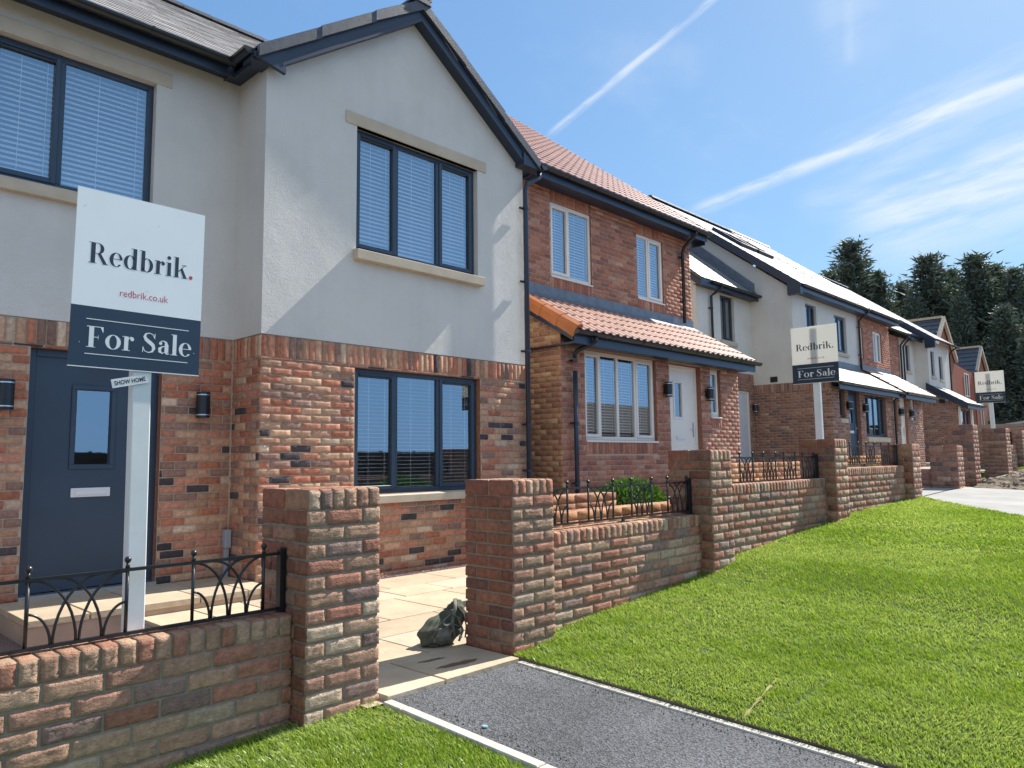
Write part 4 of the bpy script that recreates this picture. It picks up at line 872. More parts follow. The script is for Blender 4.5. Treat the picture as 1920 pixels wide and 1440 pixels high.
# road behind the viewer, pavement beside it
rd=MB(); rd.poly([V3(-60,-8.2,-1.70),V3(60,-8.2,-1.10),V3(60,-2.6,-1.10),V3(-60,-2.6,-1.70)]); struct(rd.build('road','asphalt'))
PX0,PX1=2.40,3.43
def pz(y): return -1.235-.037*(3.24-y)
p=MB(); n=24
for i in range(n):
    a=-2.4+i*(3.24+2.4)/n; b=-2.4+(i+1)*(3.24+2.4)/n; p.poly([V3(PX0+.05,a,pz(a)),V3(PX1-.045,a,pz(a)),V3(PX1-.045,b,pz(b)),V3(PX0+.05,b,pz(b))])
struct(p.build('footpath','asphalt'))
for x0,x1,nm in ((PX0-.01,PX0+.05,'path_edging'),(PX1-.045,PX1+.008,'path_edging')):
    k=MB(); y=-2.4
    while y<3.2:
        y1=min(y+.915,3.24); dz=random.uniform(.004,.009); k.prism([V3(x0,y+.002,pz(y)-.12),V3(x1,y+.002,pz(y)-.12),V3(x1,y+.002,pz(y)+dz),V3(x0,y+.002,pz(y)+dz)],[V3(x0,y1-.002,pz(y1)-.12),V3(x1,y1-.002,pz(y1)-.12),V3(x1,y1-.002,pz(y1)+dz),V3(x0,y1-.002,pz(y1)+dz)]); y=y1
    struct(k.build(nm,'kerb',bevel=.005))
# sandstone paving of the first garden
pv=MB(); PC=[(.50,.40,.28),(.46,.365,.255),(.53,.435,.32),(.44,.36,.265),(.50,.385,.27)]
def flag(x0,x1,y0,y1,z,g=.006):
    c=random.choice(PC); k=random.uniform(.92,1.08); c=tuple(a*k for a in c); h=random.uniform(-.002,.002)
    pv.prism([V3(x0+g,y0+g,z-.05),V3(x1-g,y0+g,z-.05),V3(x1-g,y1-g,z-.05),V3(x0+g,y1-g,z-.05)],[V3(x0+g,y0+g,z+h),V3(x1-g,y0+g,z+h),V3(x1-g,y1-g,z+h),V3(x0+g,y1-g,z+h)],0,c)
def flags(x0,x1,y0,y1,z,sizes=(.56,.84,.42),seed=1):
    rs=random.Random(seed); y=y0; r=0
    while y<y1-.05:
        h=min(rs.choice((.42,.56,.56,.70)),y1-y); 
        if y1-(y+h)<.15: h=y1-y
        x=x0; 
        while x<x1-.02:
            w_=min(rs.choice(sizes),x1-x)
            if x1-(x+w_)<.15: w_=x1-x
            flag(x,x+w_,y,y+h,z); x+=w_
        y+=h
ZP=-1.21
flag(2.42,2.82,3.235,3.75,ZP); flag(2.82,3.42,3.235,3.75,ZP)
flags(2.30,7.0,3.75,6.40,ZP,seed=3)
struct(pv.build('garden_paving','paving',bevel=.003)); pv=MB()
flags(1.53,3.46,6.30,7.27,-1.115,seed=5); struct(pv.build('doorstep','paving',bevel=.003))
mb=MB(); mb.box(1.535,3.46,6.32,7.27,-1.40,-1.166,0,(.42,.30,.22)); o=struct(mb.build('step_riser','paving'))
mb=MB(); mb.poly([V3(2.3,3.24,ZP-.03),V3(7.2,3.24,ZP-.03),V3(7.2,6.69,ZP-.03),V3(2.3,6.69,ZP-.03)]); mb.box(2.29,2.299,3.7,6.3,-1.45,ZP-.03); struct(mb.build('paving_bed','mortar'))
mb=MB(); mb.poly([V3(-6,3.62,-1.30),V3(2.29,3.62,-1.30),V3(2.29,7.27,-1.30),V3(-6,7.27,-1.30)]); struct(mb.build('garden_bed','gravel'))
def scatter(x0,x1,y0,y1,z,n,r,cols,seed,nm,zf=None):
    g=np.random.default_rng(seed); P=np.stack([g.uniform(x0,x1,n),g.uniform(y0,y1,n),np.full(n,z)],1)
    if zf is not None: P[:,2]+=zf(P[:,0],P[:,1])
    v=[]; 
    tet=np.array([[1,0,-.4],[-.5,.87,-.4],[-.5,-.87,-.4],[0,0,.7]]); fc=[(0,1,3),(1,2,3),(2,0,3)]
    a=g.uniform(0,6.28,n); rr=g.uniform(.6,1.3,n)*r
    R_=np.zeros((n,3,3)); R_[:,0,0]=np.cos(a);R_[:,0,1]=-np.sin(a);R_[:,1,0]=np.sin(a);R_[:,1,1]=np.cos(a);R_[:,2,2]=1
    T=np.einsum('nij,kj->nki',R_,tet)*rr[:,None,None]*g.uniform(.7,1.3,(n,4,1))+P[:,None]
    V=T[:,np.array(fc).ravel()].reshape(-1,3); C=np.array(cols)[g.integers(0,len(cols),n)]*g.uniform(.7,1.2,(n,1)); C=np.repeat(C,9,0)
    o=np_mesh(nm,V,3,C,'paving'); tag(o,kind='stuff'); return o
tag(scatter(2.3,7.1,6.42,6.68,ZP-.02,9000,.011,[(.36,.24,.22),(.26,.17,.16),(.45,.33,.29)],3,'gravel_strip'),'pinkish gravel strip along the foot of the gable wall','gravel')
# ---------------- raised gardens of the next houses
for (x0,x1,y1,z) in ((3.9,13.4,6.79,-.62),(13.4,28.3,7.49,-.42),(28.3,36,8.4,-.3)):
    mb=MB(); yy=3.63 if x0<12 else 4.2; mb.box(x0+(.0 if x0>4 else 3.25),x1,yy,y1,-1.4,z,0,(.4,.33,.26)); struct(mb.build('garden_terrace','gravel' if x0<5 else 'concrete'))
def brick_thing(name,label,cat,x0,x1,y0,y1,z0,z1,pal=PAL_G,left=True,top=True,right=False,nx=9,ny=5,relief=.0024,group=None,soldier=.105,ztop_cap=True,mat='brick_rustic',back=False,topw=.0757,capy=2,sidepal=None):
    """free-standing brickwork: street face, left end and top each laid brick by brick, soldier course on top"""
    relief=relief*(.5 if nx<=5 else .8); t=thing(name,label,cat,((x0+x1)/2,(y0+y1)/2,z0),group); m=MB(); m.box(x0+MD,x1-MD,y0+MD,y1-MD,z0-.2,z1-.006)
    co=m.build('core','mortar_dark',t); b=Bricks(); W=x1-x0; D=y1-y0; H=z1-z0; s=.0785 if cat=='planter' else soldier
    n=round((H-s)/.0785); ch=(H-s)/n; pr=W<.6; bl=(W/2 if pr else .2275)
    sp=sidepal or pal
    b.wall(V3(x0,y0,z0),X_,Z_,NF,W,0,H-s,pal,ch=ch,bl=bl,nx=nx,ny=ny,relief=relief); (b.wall(V3(x0,y0,z0),X_,Z_,NF,W,H-s,H,pal,ch=s,nx=nx,ny=ny,relief=relief,off=.1) if cat=='planter' else b.soldiers(V3(x0,y0,z0),X_,Z_,NF,0,W,H-s,H,pal,bw=.0725,nx=max(3,nx//2),ny=ny+2,relief=relief))
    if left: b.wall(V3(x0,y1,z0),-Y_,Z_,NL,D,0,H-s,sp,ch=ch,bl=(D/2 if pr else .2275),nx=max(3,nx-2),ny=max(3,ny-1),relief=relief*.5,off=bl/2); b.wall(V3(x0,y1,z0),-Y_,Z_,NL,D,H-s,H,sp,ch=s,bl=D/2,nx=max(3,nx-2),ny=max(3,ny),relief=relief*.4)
    if right: b.wall(V3(x1,y0,z0),Y_,Z_,X_,D,0,H,sp,ch=ch,bl=D/2,nx=3,ny=3,relief=relief*.5)
    if back: b.wall(V3(x1,y1,z0),-X_,Z_,Y_,W,0,H,sp,ch=ch,bl=bl,nx=3,ny=3,relief=relief*.5)
    rr=int(round(W/.0725)); w_=W/rr; cells=[]
    k=capy
    for i in range(rr):
        for j in range(k): cells.append((i*w_+.004,(i+1)*w_-.004,j*D/k+.004,(j+1)*D/k-.004))
    b.rects(V3(x0,y0,z1),X_,Y_,Z_,cells,[((.44,.24,.15),3),((.48,.31,.20),2),((.36,.17,.11),1)],4,4,relief*.6,depth=.008)
    b.build('bricks',mat,co); return t
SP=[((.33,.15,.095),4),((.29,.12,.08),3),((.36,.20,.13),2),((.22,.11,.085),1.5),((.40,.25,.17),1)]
PN='brick gate and wall pillars'
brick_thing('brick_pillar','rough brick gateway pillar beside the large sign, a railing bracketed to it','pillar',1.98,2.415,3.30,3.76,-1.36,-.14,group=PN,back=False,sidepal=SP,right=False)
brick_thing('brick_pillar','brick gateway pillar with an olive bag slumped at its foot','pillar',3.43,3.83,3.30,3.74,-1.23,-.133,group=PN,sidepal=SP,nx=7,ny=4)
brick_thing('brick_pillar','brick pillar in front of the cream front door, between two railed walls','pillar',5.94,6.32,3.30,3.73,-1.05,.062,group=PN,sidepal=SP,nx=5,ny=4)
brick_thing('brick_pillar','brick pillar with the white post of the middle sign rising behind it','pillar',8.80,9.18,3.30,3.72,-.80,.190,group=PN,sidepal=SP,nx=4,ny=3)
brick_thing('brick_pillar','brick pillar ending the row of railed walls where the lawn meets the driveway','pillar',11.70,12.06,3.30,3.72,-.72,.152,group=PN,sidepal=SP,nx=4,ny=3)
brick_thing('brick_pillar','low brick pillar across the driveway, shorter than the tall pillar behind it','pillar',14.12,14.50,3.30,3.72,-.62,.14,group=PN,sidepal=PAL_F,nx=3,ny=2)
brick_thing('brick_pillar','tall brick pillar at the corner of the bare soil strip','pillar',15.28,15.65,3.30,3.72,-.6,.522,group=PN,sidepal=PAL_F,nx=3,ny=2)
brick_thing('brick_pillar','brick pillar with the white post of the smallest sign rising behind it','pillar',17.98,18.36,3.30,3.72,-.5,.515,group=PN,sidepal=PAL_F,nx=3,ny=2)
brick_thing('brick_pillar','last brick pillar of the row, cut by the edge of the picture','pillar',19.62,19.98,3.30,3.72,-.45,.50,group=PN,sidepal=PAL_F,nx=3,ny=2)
WN='low brick garden walls'
brick_thing('garden_wall','low rough brick wall under the railing in front of the large sign','wall',-2.4,1.98,3.425,3.64,-1.50,-.752,group=WN,left=False,nx=10,ny=6,relief=.0026)
brick_thing('garden_wall','low rough brick wall rising from the lawn in front of the green shrub','wall',3.83,5.94,3.425,3.64,-1.20,-.506,group=WN,left=False,nx=7,ny=4,relief=.0024)
brick_thing('garden_wall','low brick wall with railing below the cream front door and grey garage door','wall',6.32,8.80,3.42,3.635,-1.0,-.262,group=WN,left=False,nx=5,ny=3,pal=[((.38,.21,.15),4),((.36,.17,.11),3),((.42,.29,.21),2),((.24,.16,.13),1)])
brick_thing('garden_wall','short railed brick wall in front of the navy door of the tall rendered house','wall',9.18,11.70,3.42,3.635,-.80,-.155,group=WN,left=False,nx=4,ny=3,pal=[((.38,.21,.15),4),((.36,.17,.11),3),((.42,.29,.21),2),((.24,.16,.13),1)])
brick_thing('garden_wall','short brick wall between the last two pillars under a black railing','wall',18.36,19.62,3.42,3.635,-.5,.18,group=WN,left=False,nx=3,ny=2)
brick_thing('garden_wall','long brown brick boundary wall with the parked car behind it','wall',24.0,24.22,-6,5.45,-.45,.80,group=WN,left=True,nx=2,ny=2,pal=PAL_F,mat='brick')
brick_thing('planter_wall','low brick planter wall ending beside the green shrub','planter',5.1,6.33,4.60,4.80,-.9,-.352,nx=3,ny=3,left=False,pal=PAL_O,mat='brick')
brick_thing('planter_wall','lower brick planter step running in front of the green shrub','planter',5.0,7.35,4.30,4.50,-.9,-.475,nx=3,ny=3,left=False,pal=PAL_O,mat='brick')
brick_thing('planter_wall','orange brick planter edge seen through the third railing below the garage door','planter',9.3,13.3,5.4,5.6,-.8,-.10,nx=2,ny=2,left=True,pal=PAL_O,mat='brick')
brick_thing('planter_wall','orange brick planter edge seen through the fourth railing beside the navy door','planter',16.3,21.0,6.2,6.4,-.8,-.02,nx=2,ny=2,left=True,pal=PAL_O,mat='brick')
brick_thing('boundary_wall','low brown wall between the driveway and the rendered houses, running back behind the low pillar','wall',14.2,14.42,3.74,6.9,-.62,-.25,nx=2,ny=2,left=True,pal=PAL_F,mat='brick')

# ================================================================= RAILINGS
def railing(label,x0,x1,panels,zt,zb,zw,y=3.525,r=.0085,end='both',feet=(),solid=None,balls=None):
    t=thing('railing',label,'railing',((x0+x1)/2,y,zw),'black arched railings on the garden walls')
    a=MB(); a.box(x0,x1,y-.009,y+.009,zt-.007,zt+.007); a.build('top_rail','iron',t); a=MB(); a.box(x0,x1,y-.009,y+.009,zb-.007,zb+.007); a.build('bottom_rail','iron',t)
    if end in ('both','right'): e=MB(); e.box(x1-.026,x1-.004,y-.02,y+.02,zb-.03,zt+.02); e.box(x1-.0039,x1+.0,y-.03,y+.03,zb-.05,zt+.03); e.build('end_bracket','iron',t)
    for f_ in feet: e=MB(); e.box(f_-.01,f_+.01,y-.01,y+.01,zw+.006,zb-.0071); e.box(f_-.05,f_+.05,y-.025,y+.025,zw-.002,zw+.0059); e.build('foot','iron',t)
    for (a0,a1) in panels:
        h=zt-zb; wd=a1-a0
        for xx in (a0,a1):
            if xx<x0-.001 or xx>x1+.001: continue
            p=MB(); p.tube([(xx,y,zb),(xx,y,zt)],r*.95,8); p.tube([(xx,y,zt+.006),(xx,y,zt+.030)],[r*1.3,r*.7],8); p.ball((xx,y,zt+.043),r*1.75,8); p.build('finial_post','iron',t,smooth=True)
        sc_=MB()
        def arc(xa,ya,xb,clipx=None):
            pts=[]
            for k in range(11):
                th=k/10*math.pi/2; px_=xa+(xb-xa)*math.sin(th); pz_=zb+ya*h*math.cos(th)
                if px_<max(x0,a0)-.001 : continue
                pts.append((px_,y,pz_))
            if len(pts)>1: sc_.tube(pts,r*.72,6)
        for s in (0,1):
            X=lambda f: a0+wd*(f if s==0 else 1-f)
            arc(X(0),.50,X(.235)); arc(X(0),.985,X(.485)); arc(X(.27),.985,X(.745))
        sc_.build('arch_scrollwork','iron',t,smooth=True)
    return t
k=3.525/3.42
railing('black arched iron railing with the white sign post behind it',-.6,1.978,[(-.02*k,.30*k),(.83*k,1.195*k),(1.475*k,1.815*k)],-.448*k,-.712*k,-.752,feet=(.66,))
railing('black arched iron railing on the wall in front of the green shrub',3.83,5.938,[(3.84*k,4.118*k),(4.358*k,4.66*k),(4.905*k,5.185*k),(5.425*k,5.725*k)],-.213*k,-.457*k,-.506,feet=(4.93,))
railing('black arched iron railing below the cream door with four narrow panels',6.32,8.798,[(6.715*k,6.99*k),(7.22*k,7.50*k),(7.70*k,7.985*k),(8.18*k,8.47*k)],-.012*k,-.245*k,-.262,feet=(7.6,))
railing('black arched iron railing in front of the navy door of the tall rendered house',9.18,11.698,[(9.30,9.62),(9.90,10.22),(10.50,10.82),(11.10,11.42)],.118,-.118,-.155,feet=(10.4,))
railing('black iron railing between the last two pillars, seen almost end-on',18.36,19.618,[(18.5,18.8),(19.1,19.4)],.45,.22,.18)

# ================================================================= LETTERING
class Glyph:
    """flat letters cut from bands, bars and curved strokes; advance in units of cap height"""
    def __init__(s): s.q=[]
    def bar(s,x0,x1,y0,y1): s.q.append([(x0,y0),(x1,y0),(x1,y1),(x0,y1)]); return s
    def pol(s,p): s.q.append(p); return s
    def band(s,cx,cy,rx,ry,irx,iry,a0=0,a1=360,icx=None,n=36):
        icx=cx if icx is None else icx
        for k in range(n):
            t0,t1=R(a0+(a1-a0)*k/n),R(a0+(a1-a0)*(k+1)/n)
            s.q.append([(icx+irx*math.cos(t0),cy+iry*math.sin(t0)),(cx+rx*math.cos(t0),cy+ry*math.sin(t0)),(cx+rx*math.cos(t1),cy+ry*math.sin(t1)),(icx+irx*math.cos(t1),cy+iry*math.sin(t1))])
        return s
    def dot(s,cx,cy,r,n=20): s.q.append([(cx+r*math.cos(2*math.pi*k/n),cy+r*math.sin(2*math.pi*k/n)) for k in range(n)]); return s
    def stroke(s,pts,ws):
        for k in range(len(pts)-1):
            (x0,y0),(x1,y1)=pts[k],pts[k+1]
            def nrm(i):
                a=pts[max(i-1,0)]; b=pts[min(i+1,len(pts)-1)]; dx,dy=b[0]-a[0],b[1]-a[1]; l=math.hypot(dx,dy); return -dy/l,dx/l
            n0,n1=nrm(k),nrm(k+1); w0,w1=ws[k]/2,ws[k+1]/2
            s.q.append([(x0-n0[0]*w0,y0-n0[1]*w0),(x1-n1[0]*w1,y1-n1[1]*w1),(x1+n1[0]*w1,y1+n1[1]*w1),(x0+n0[0]*w0,y0+n0[1]*w0)])
        return s
def serif(g,x0,x1,y,up=1,t=.028): # thin slab with small brackets
    g.bar(x0,x1,y if up>0 else y-t,y+t if up>0 else y)
W1=.185
def glyph(ch):
    g=Glyph()
    if ch=='R':
        g.bar(.10,.10+W1*1.1,0,1); serif(g,.0,.38,0); serif(g,.0,.28,1,-1); g.bar(.25,.42,.97,1); g.bar(.25,.42,.475,.505); g.band(.42,.737,.28,.263,.11,.233,-90,90)
        g.pol([(.40,.49),(.57,.49),(.84,.05),(.90,.0),(.68,.0)]); g.bar(.66,.93,0,.028); return g,.93
    if ch=='e': g.band(.31,.34,.31,.352,.150,.322,8,322,icx=.325); g.bar(.14,.60,.355,.385); g.pol([(.60,.355),(.62,.37),(.475,.385),(.475,.355)]); return g,.64
    if ch=='o': g.band(.34,.34,.34,.352,.165,.322); return g,.70
    if ch=='d': g.band(.30,.34,.30,.352,.135,.318,25,335,icx=.31); g.bar(.44,.44+W1,0,1.05); serif(g,.34,.58,1.05,-1); serif(g,.50,.69,0); return g,.72
    if ch=='b': g.band(.38,.34,.31,.352,.145,.318,-155,155,icx=.37); g.bar(.09,.09+W1,0,1.05); serif(g,0,.2,1.05,-1); return g,.72
    if ch=='r': g.bar(.09,.09+W1,0,.69); serif(g,0,.36,0); serif(g,0,.2,.69,-1); g.dot(.44,.575,.088); g.stroke([(.24,.50),(.29,.60),(.36,.66),(.42,.665),(.47,.63)],[.05,.05,.05,.06,.07]); return g,.54
    if ch=='i': g.bar(.09,.09+W1,0,.69); serif(g,0,.33,0); serif(g,0,.2,.69,-1); g.dot(.165,.93,.098); return g,.36
    if ch=='k': g.bar(.09,.09+W1,0,1.05); serif(g,0,.33,0); serif(g,0,.2,1.05,-1); g.stroke([(.24,.28),(.60,.67)],[.04,.035]); serif(g,.44,.72,.69,-1); g.pol([(.36,.44),(.47,.55),(.72,.03),(.55,.0)]); g.bar(.44,.78,0,.028); return g,.78
    if ch=='l': g.bar(.09,.09+W1,0,1.05); serif(g,0,.33,0); serif(g,0,.2,1.05,-1); return g,.36
    if ch=='F': g.bar(.10,.10+W1*1.1,0,1); serif(g,0,.38,0); g.bar(0,.70,.965,1); g.pol([(.70,.965),(.66,.965),(.58,.96),(.68,.74),(.70,.74)]); g.bar(.25,.5,.475,.505); g.pol([(.50,.62),(.47,.49),(.50,.36)]); return g,.76
    if ch=='S':
        pts=[(.58,.78),(.50,.93),(.34,.985),(.18,.93),(.13,.79),(.20,.65),(.36,.53),(.52,.40),(.57,.24),(.50,.08),(.33,.015),(.15,.08),(.07,.26)]
        g.stroke(pts,[.03,.04,.04,.08,.14,.17,.19,.18,.15,.09,.04,.04,.03]); g.pol([(.56,.76),(.61,.70),(.62,1.0),(.585,.97)]); g.pol([(.05,.30),(.04,0),(.075,.03),(.10,.26)]); return g,.70
    if ch=='a':
        g.bar(.34,.34+W1,.10,.50); g.stroke([(.42,.48),(.40,.60),(.30,.665),(.18,.65),(.13,.56)],[.155,.12,.05,.045,.05]); g.dot(.145,.535,.078); g.stroke([(.36,.41),(.22,.37),(.11,.27),(.12,.12),(.24,.04),(.36,.12)],[.03,.06,.15,.15,.05,.03]); g.stroke([(.415,.12),(.44,.05),(.50,.02),(.57,.06)],[.15,.10,.05,.03]); return g,.60
    if ch=='.': g.dot(.13,.095,.098); return g,.3
    return g,.3
def word(text,O,U,V,N,cap,width,name,mat,parent,lift=.0004,red_dot=False):
    adv=[]; x=0; gs=[]
    for ch in text:
        if ch==' ': x+=.30; continue
        g,a=glyph(ch); gs.append((ch,g,x)); x+=a+.035
    sx=width/x; m=MB(); m2=MB(); kk=0
    for ch,g,x0 in gs:
        tgt=m2 if (ch=='.' and red_dot) else m
        for q in g.q:
            kk+=1; l=lift+(kk%7)*.00003
            area=sum(q[i][0]*q[(i+1)%len(q)][1]-q[(i+1)%len(q)][0]*q[i][1] for i in range(len(q)))
            if area<0: q=q[::-1]
            tgt.poly([O+U*((x0+a)*sx)+V*(b*cap)+N*l for a,b in q])
    o=m.build(name,mat,parent)
    if m2.f: m2.build('dot','ink_red',parent)
    return o
def sans(text,C_,U,V,N,height,width,name,mat,parent,bold=0.0):
    cu=bpy.data.curves.new(name,'FONT'); cu.body=text; cu.align_x='CENTER'; cu.align_y='CENTER'; cu.offset=bold; cu.resolution_u=3
    o=bpy.data.objects.new(name+'_tmp',cu); COL.objects.link(o); dg=bpy.context.evaluated_depsgraph_get(); me=bpy.data.meshes.new_from_object(o.evaluated_get(dg)); bpy.data.objects.remove(o)
    n=len(me.vertices); co=np.empty(n*3,'f'); me.vertices.foreach_get('co',co); co=co.reshape(-1,3); w0=co[:,0].max()-co[:,0].min(); h0=co[:,1].max()-co[:,1].min(); cx=(co[:,0].max()+co[:,0].min())/2; cy=(co[:,1].max()+co[:,1].min())/2
    P=np.array(C_)+np.outer((co[:,0]-cx)/w0*width,np.array(U))+np.outer((co[:,1]-cy)/h0*height,np.array(V))+np.array(N)*.0005
    me.vertices.foreach_set('co',P.astype('f').ravel()); me.materials.clear(); me.materials.append(M[mat]); me.update(); me.name=name
    return link(name,me,parent)
def sale_sign(label,C0,U,N,W,H,post,post_w,dot_red=True,mat='sign_white',tiltU=0.0,lower='sign_navy',post_front=False,wide_gap=0,post_dir=None):
    """C0 = lower-left corner of the board as read; post = (bottom point, top point)"""
    V=(Z_*math.cos(tiltU)+ -U*math.sin(tiltU)); U=(U*math.cos(tiltU)+Z_*math.sin(tiltU))
    t=thing('for_sale_sign',label,'sign',post[0],'estate agent signs on white posts')
    split_=.335; b=MB(); b.obox(C0+V*(H*split_),U,V,-N,W,H*(1-split_),.006); bo=b.build('board',mat,t)
    b=MB(); b.obox(C0+V*.001,U,V,-N,W,H*split_-.001,.006); lo=b.build('lower_panel',lower,t)
    b=MB(); b.obox(C0-V*.004-U*.001,U,V,-N,W+.002,.0035,.008); b.build('board_edge','sign_white',lo)
    word('Redbrik.',C0+U*(W*.100)+V*(H*.580),U,V,N,H*.118,W*.83,'lettering','ink',bo,red_dot=dot_red)
    sans('redbrik.co.uk',C0+U*(W*.53)+V*(H*.435),U,V,N,H*.040,W*.375,'web_address','ink_red',bo)
    word('For Sale',C0+U*(W*.118)+V*(H*.107),U,V,N,H*.118,W*.82,'lettering','ink_white',lo)
    for vv in (.262,.068): b=MB(); b.obox(C0+U*(W*.11)+V*(H*vv)+N*.0003,U,V,N,W*.79,.0035,.0003); b.build('rule_line','ink_white',lo)
    for (uu,vv) in ((.07,.13),(.95,.13),(.06,.90),(.62,.87),(.55,.47)): b=MB(); b.ball(C0+U*(W*uu)+V*(H*vv)-N*.0022,.0035,6); b.build('nail','chrome',bo)
    A,B=Vector(post[0]),Vector(post[1]); p=MB(); a=post_w[0]; d=post_w[1]
    q=[A,A+U.normalized()*0+X_*0]
    UU=U.copy(); UU.z=0; UU.normalize(); NN=N
    r0=[A-UU*a/2,A+UU*a/2,A+UU*a/2-NN*d,A-UU*a/2-NN*d]; r1=[B-UU*a/2,B+UU*a/2,B+UU*a/2-NN*d,B-UU*a/2-NN*d]
    p.prism(r0,r1); p.build('post','white',t,bevel=.004); return t
s1=sale_sign('largest white and navy agency sign, a small white name strip on its post',V3(.985,3.62,.432),X_,NF,.573,.806,((1.315,3.632,-1.3),(1.295,3.632,1.15)),(.082,.060),tiltU=R(-.6))
pl=MB(); U=(X_*math.cos(R(13))+Z_*math.sin(R(13))); V=(Z_*math.cos(R(13))-X_*math.sin(R(13))); O=V3(1.172,3.622,.340); pl.obox(O,U,V,-NF,.158,.040,.006); pl.f; o=pl.build('name_strip','white',s1)
for v_ in (o,): pass
sans('SHOW HOME',O+U*.079+V*.020,U,V,NF,.021,.138,'lettering','ink',o,bold=.03)
sale_sign('mid-sized agency sign behind a brick pillar, its post showing through the board',V3(9.30,3.96,.905),-Y_,NL,.575,.715,((9.312,3.67,-.8),(9.312,3.675,1.60)),(.085,.05),dot_red=False,mat='board')
sale_sign('smallest and most distant agency sign, standing against the dark conifers',V3(19.3,4.055,1.125),-Y_,NL,.56,.70,((19.312,3.76,-.5),(19.312,3.80,1.79)),(.085,.05),dot_red=False,mat='board')

# ================================================================= LAWN
def xb(y): return 12.05-(3.3-y)*1.07
def lawn_sheet(name,poly_rows,dz):
    mb=MB(); idx=[]
    for (y,xa,xe,n) in poly_rows: idx.append([mb.vert((x,y,float(gz(x,y))+dz)) for x in np.linspace(xa,xe,n+1)])
    for a,b in zip(idx[:-1],idx[1:]):
        for i in range(len(a)-1): mb.f.append([a[i],a[i+1],b[i+1],b[i]]); mb.m.append(0)
    i0=len(mb.v)
    return struct(mb.build(name,'turf',smooth=True))
ysr=np.linspace(-2.4,3.42,24)
lawn_sheet('lawn',[(y,3.445,xb(min(y,3.3)),30) for y in ysr],0.0)
lawn_sheet('lawn',[(y,-6,2.388,20) for y in ysr],0.028)
e=MB(); 
for a,b in zip(ysr[:-1],ysr[1:]):
    for x in (3.445,2.388): e.poly([V3(x,a,gz(x,a)),V3(x,b,gz(x,b)),V3(x,b,gz(x,b)-.12),V3(x,a,gz(x,a)-.12)])
struct(e.build('turf_edge','soil'))
def blades(name,X,Y,Z,seed,hgt,wid,pale,lean_dir,lean):
    g=np.random.default_rng(seed); n=len(X); a=g.uniform(0,2*np.pi,n); h=hgt*g.uniform(.55,1.25,n); w=wid*g.uniform(.7,1.3,n)
    P=np.stack([X,Y,Z],1); side=np.stack([np.cos(a),np.sin(a),np.zeros(n)],1)*w[:,None]/2
    L=np.stack([np.cos(lean_dir),np.sin(lean_dir)],1)*lean[:,None]+g.normal(0,.33,(n,2)); up=np.stack([L[:,0],L[:,1],np.ones(n)],1); up/=np.linalg.norm(up,axis=1)[:,None]
    mid=P+up*h[:,None]*.55; tip=mid+(up*np.array([1.6,1.6,.75]))*h[:,None]*.5
    V=np.stack([P-side,P+side,mid+side*.8,tip,mid-side*.8],1).reshape(-1,3)
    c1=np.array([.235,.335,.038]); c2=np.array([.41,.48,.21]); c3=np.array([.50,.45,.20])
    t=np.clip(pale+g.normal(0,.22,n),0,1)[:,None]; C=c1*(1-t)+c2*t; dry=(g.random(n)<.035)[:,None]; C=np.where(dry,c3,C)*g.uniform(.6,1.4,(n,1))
    return np_mesh(name,V,5,np.repeat(C,5,0),'grass')
g=np.random.default_rng(11)
SEAMS=[(3.455,4.02,1.80,1.88),(3.95,4.62,2.37,2.49),(5.6,6.3,2.95,3.0),(5.2,5.9,1.2,1.28),(4.5,5.1,.45,.5)]
camm=np.array([[r2.x,r2.y,r2.z],[u2.x,u2.y,u2.z],[F.x,F.y,F.z]])
def inview(X,Y,Z,mar=1.25):
    q=np.stack([X,Y,Z],1)@camm.T; return (q[:,2]>.3)&(np.abs(q[:,0]/q[:,2])<.686*mar)&(np.abs(q[:,1]/q[:,2])<.515*mar)
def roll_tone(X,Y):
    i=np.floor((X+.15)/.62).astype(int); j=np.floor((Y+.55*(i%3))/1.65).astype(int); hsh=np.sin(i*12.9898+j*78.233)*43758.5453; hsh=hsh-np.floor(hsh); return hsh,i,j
def grow(name,x0,x1,y0,y1,dens,hgt,wid,dmin,dmax,seed,label):
    gg=np.random.default_rng(seed); n=int((x1-x0)*(y1-y0)*dens); X=gg.uniform(x0,x1,n); Y=gg.uniform(y0,y1,n); Z=gz(X,Y)+(.028 if x1<3 else 0)
    d=np.sqrt(X*X+Y*Y); k=(d>=dmin)&(d<dmax)&inview(X,Y,Z)&(X<12.05-(3.3-np.minimum(Y,3.3))*1.07+gg.normal(0,.02,n))
    t,i,j=roll_tone(X,Y)
    fx=(X+.15)/.62-i; fy=(Y+.55*(i%3))/1.65-j
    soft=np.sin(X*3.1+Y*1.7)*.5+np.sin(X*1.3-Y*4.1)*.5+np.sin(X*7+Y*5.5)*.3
    seam=((fx<.03)&(t>.35))|((fy<.022)&(t>.72)); k&=~(seam&(gg.random(n)<.75))
    for (sx0,sx1,sy0,sy1) in SEAMS: k&=~((X>sx0)&(X<sx1)&(np.abs(Y-(sy0+(sy1-sy0)*(X-sx0)/(sx1-sx0)))<.010+.012*np.sin(X*23))&(gg.random(n)<.72))
    X,Y,Z,t,soft=X[k],Y[k],Z[k],t[k],soft[k]
    pale=np.clip(.45+.34*(t-.5)*1.9+.36*soft+.25*np.sin(X*17+Y*5)*np.sin(Y*13-X*4),0,1); ld=2.2+t*1.3+soft*.6; lean=.3+.5*pale  # paler rolls and patches put the sheen of leaning blades into their colour
    o=blades(name,X,Y,Z,seed+1,hgt,wid,pale,ld,lean); tag(o,label,'grass',kind='stuff'); return o
grow('grass',3.432,9,-2.0,3.41,17000,.027,.0038,0,4.8,21,'newly laid bright turf between the path and the railed walls')
